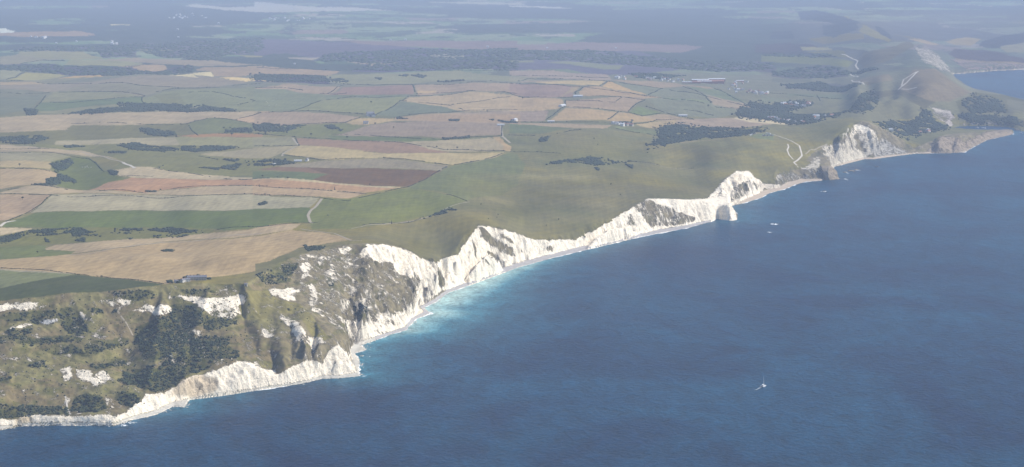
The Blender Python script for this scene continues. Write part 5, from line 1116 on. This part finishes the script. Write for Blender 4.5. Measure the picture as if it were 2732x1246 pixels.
# boulders fallen along the shore, far too many to count
k = (cs[:, 1] < 4700); base = cs[k]; nb_ = nrm[k]; C_ = []
for rep in range(7):
    off = nr.normal(-3, 5, len(base)); jt = nr.random((len(base), 2)) * 7; p_ = base + nb_ * off[:, None] + jt; z = hts(p_[:, 0], p_[:, 1]); ok = (z < 9) & (z > -9) & (fbm(p_[:, 0] / 60, p_[:, 1] / 60, 2, 3) > -.25 + rep * .06); C_.append(np.column_stack([p_, np.clip(z, 0, 9)])[ok])
C_ = np.concatenate(C_); rr_ = .35 + 1.5 * nr.random(len(C_)) ** 3; V_, F_ = merge(C_, rr_, [clump_shape(1, 60 + q, .3) for q in range(4)], .8); half = len(F_) // 2
tag(put('boulders', V_, F_, MT['chalkrock'], None, False), None, None, None, 'stuff')
# ---- the limestone arch
def arch():
    out = [(-42, -8), (-44, 10), (-38, 26), (-26, 36), (-12, 41), (4, 40), (18, 33), (30, 24), (38, 12), (42, -8), (31, -8), (29, 4), (25, 10), (19, 12), (14, 7), (12, -8)]
    bm = bmesh.new(); lo = [bm.verts.new((-13, a, b)) for a, b in out]; hi = [bm.verts.new((13, a, b)) for a, b in out]
    bm.faces.new(lo); bm.faces.new(hi[::-1])
    for i in range(len(out)): j = (i + 1) % len(out); bm.faces.new((lo[j], lo[i], hi[i], hi[j]))
    bmesh.ops.triangulate(bm, faces=bm.faces[:])
    for _ in range(4):
        bmesh.ops.subdivide_edges(bm, edges=[e for e in bm.edges if e.calc_length() > 4.5], cuts=1, use_grid_fill=False); bmesh.ops.triangulate(bm, faces=bm.faces[:])
    for v in bm.verts:
        x, y, z = v.co; taper = (1 - .55 * max(0, z) / 42) * (1.75 - 1.5 * min(1, abs(y) / 44) ** 1.3); s = float(fbm(np.array([y / 9.0 + x * .05]), np.array([z / 9.0 + x * .07]), 4, 3)[0]); s2 = float(fbm(np.array([y / 4.0 + 3]), np.array([z / 7.0 + x]), 3, 5)[0])
        v.co = (x * taper * (1 + .28 * s) + s2 * 2.2 + max(0, z) * -.18, y + 2.6 * s2, z + 1.8 * s)
    bmesh.ops.recalc_face_normals(bm, faces=bm.faces[:]); me = bpy.data.meshes.new('rock_arch'); bm.to_mesh(me); bm.free(); me.materials.append(MT['rock'])
    o = bpy.data.objects.new('rock_arch', me); SC.collection.objects.link(o); return o
a_ = arch(); X, Y, _ = unproj(2216, 479, 0); a_.location = (X, Y + 30, 0); a_.rotation_euler = (0, 0, R(-14)); a_.scale = (1.7, 1.15, 1.1); tag(a_, 'weathered limestone arch rock standing in the sea beyond the white cliffs', 'rock arch')
# ---- the catamaran and its wake, and the boats in the cove
def hullm(name, L_, w, d, mat, parent, x=0, z=0):
    V_, F_ = [], []; N_ = 12
    for i in range(N_ + 1):
        t_ = i / N_; ww = w * (math.sin(math.pi * min(.98, .18 + .82 * (1 - t_) ** .8)) ** .6 if t_ > .3 else .9 + .1 * t_ / .3); y = -L_ / 2 + L_ * t_
        for (a, b) in ((-1, 1), (-.85, .35), (-.35, -.1), (.35, -.1), (.85, .35), (1, 1)): V_.append((x + a * ww / 2 * (.05 if i == N_ else 1), y, z + b * d + .15 * t_))
    for i in range(N_):
        for j in range(6): F_.append((i * 6 + j, i * 6 + (j + 1) % 6, (i + 1) * 6 + (j + 1) % 6, (i + 1) * 6 + j))
    me = bpy.data.meshes.new(name); me.from_pydata(V_, [], F_ + [tuple(range(6))[::-1], tuple(range(N_ * 6, N_ * 6 + 6))]); me.materials.append(mat); o = bpy.data.objects.new(name, me); SC.collection.objects.link(o); o.parent = parent; return o
X, Y, _ = unproj(2036, 1031, 0); ct = empty('catamaran', (X, Y, 0), R(-32)); tag(ct, 'white catamaran with a bare mast motoring alone on the open sea', 'catamaran')
for x in (-3.1, 3.1): hullm('hull', 13, 1.7, 1.5, MT['hull'], ct, x, 0)
bx('bridge_deck', [(-3.2, -5.6, 1.1, 3.2, 2.2, 1.62)], MT['hull'], ct); cab = bx('cabin', [(-2.5, -2.8, 1.621, 2.5, 1.6, 2.9)], MT['hull'], ct); bx('window', [(-2.53, -2.4, 2.0, 2.53, 1.2, 2.55), (-2.0, 1.55, 2.0, 2.0, 1.63, 2.55)], MT['glass'], cab)
bx('bimini', [(-2.4, -5.4, 3.0, 2.4, -2.6, 3.15)], MT['deck'], ct); bx('crossbeam', [(-3.1, 5.0, 1.3, 3.1, 5.25, 1.55)], MT['mast'], ct)
bm = bmesh.new(); bmesh.ops.create_cone(bm, cap_ends=True, segments=12, radius1=.26, radius2=.18, depth=17, matrix=Matrix.Translation((0, 1.7, 10.2))); me = bpy.data.meshes.new('mast'); bm.to_mesh(me); bm.free(); me.materials.append(MT['mast']); o = bpy.data.objects.new('mast', me); SC.collection.objects.link(o); o.parent = ct
bx('boom', [(-.12, -4.2, 3.6, .12, 1.6, 3.85)], MT['mast'], ct); bx('furled_sail', [(-.3, -4.0, 3.86, .3, 1.4, 4.5)], MT['sail'], ct)
bm = bmesh.new(); bmesh.ops.create_cone(bm, cap_ends=True, segments=8, radius1=.16, radius2=.12, depth=16.2, matrix=Matrix.Translation((0, 3.4, 9.4)) @ Matrix.Rotation(R(13), 4, 'X')); me = bpy.data.meshes.new('furled_jib'); bm.to_mesh(me); bm.free(); me.materials.append(MT['sail']); o = bpy.data.objects.new('furled_jib', me); SC.collection.objects.link(o); o.parent = ct
g = np.random.default_rng(5); VV_, FF_ = [], []
for k in range(90):
    t_ = (k / 90) ** 1.4; cy_ = -6 - t_ * 34; cx_ = g.normal(0, .4 + t_ * .9); r = g.uniform(.3, .8) * (1.1 - t_ * .9); b = len(VV_)
    for q in range(6): a = q * 1.05 + g.random() * .4; VV_.append((cx_ + math.cos(a) * r, cy_ + math.sin(a) * r * 1.7, .05))
    FF_ += [(b, b + 1, b + 2), (b, b + 2, b + 3), (b, b + 3, b + 4), (b, b + 4, b + 5)]
wk = put('wake', VV_, FF_, MT['foam']); wk.location = (X, Y, 0); wk.rotation_euler = (0, 0, R(-32)); wk['kind'] = 'stuff'
def yacht():
    r = empty('moored_yacht', (0, 0, 0)); hullm('hull', 11, 3.2, 1.6, MT['hull'], r); bx('cabin', [(-1, -1.8, 1.5, 1, 2.2, 2.3)], MT['hull'], r); bx('mast', [(-.1, .4, 1.6, .1, .6, 14)], MT['mast'], r); return r
YT = yacht()
for k, (x, y, lab) in enumerate([(2607, 341, 'white boat moored left of the pair in the round cove'), (2623, 342, 'white boat moored in the middle of the round cove'), (2629, 343, 'white boat moored at the right of the pair in the round cove'), (2725, 356, 'white boat heading for the mouth of the cove')]):
    o = YT if k == 0 else copy_tree(YT); X, Y, _ = unproj(x, y, 0); o.location = (X, Y, 0); o.rotation_euler = (0, 0, k * 1.1 + .6); o.scale = (1.5,) * 3; tag(o, lab, 'boat', 'boats by the round cove')
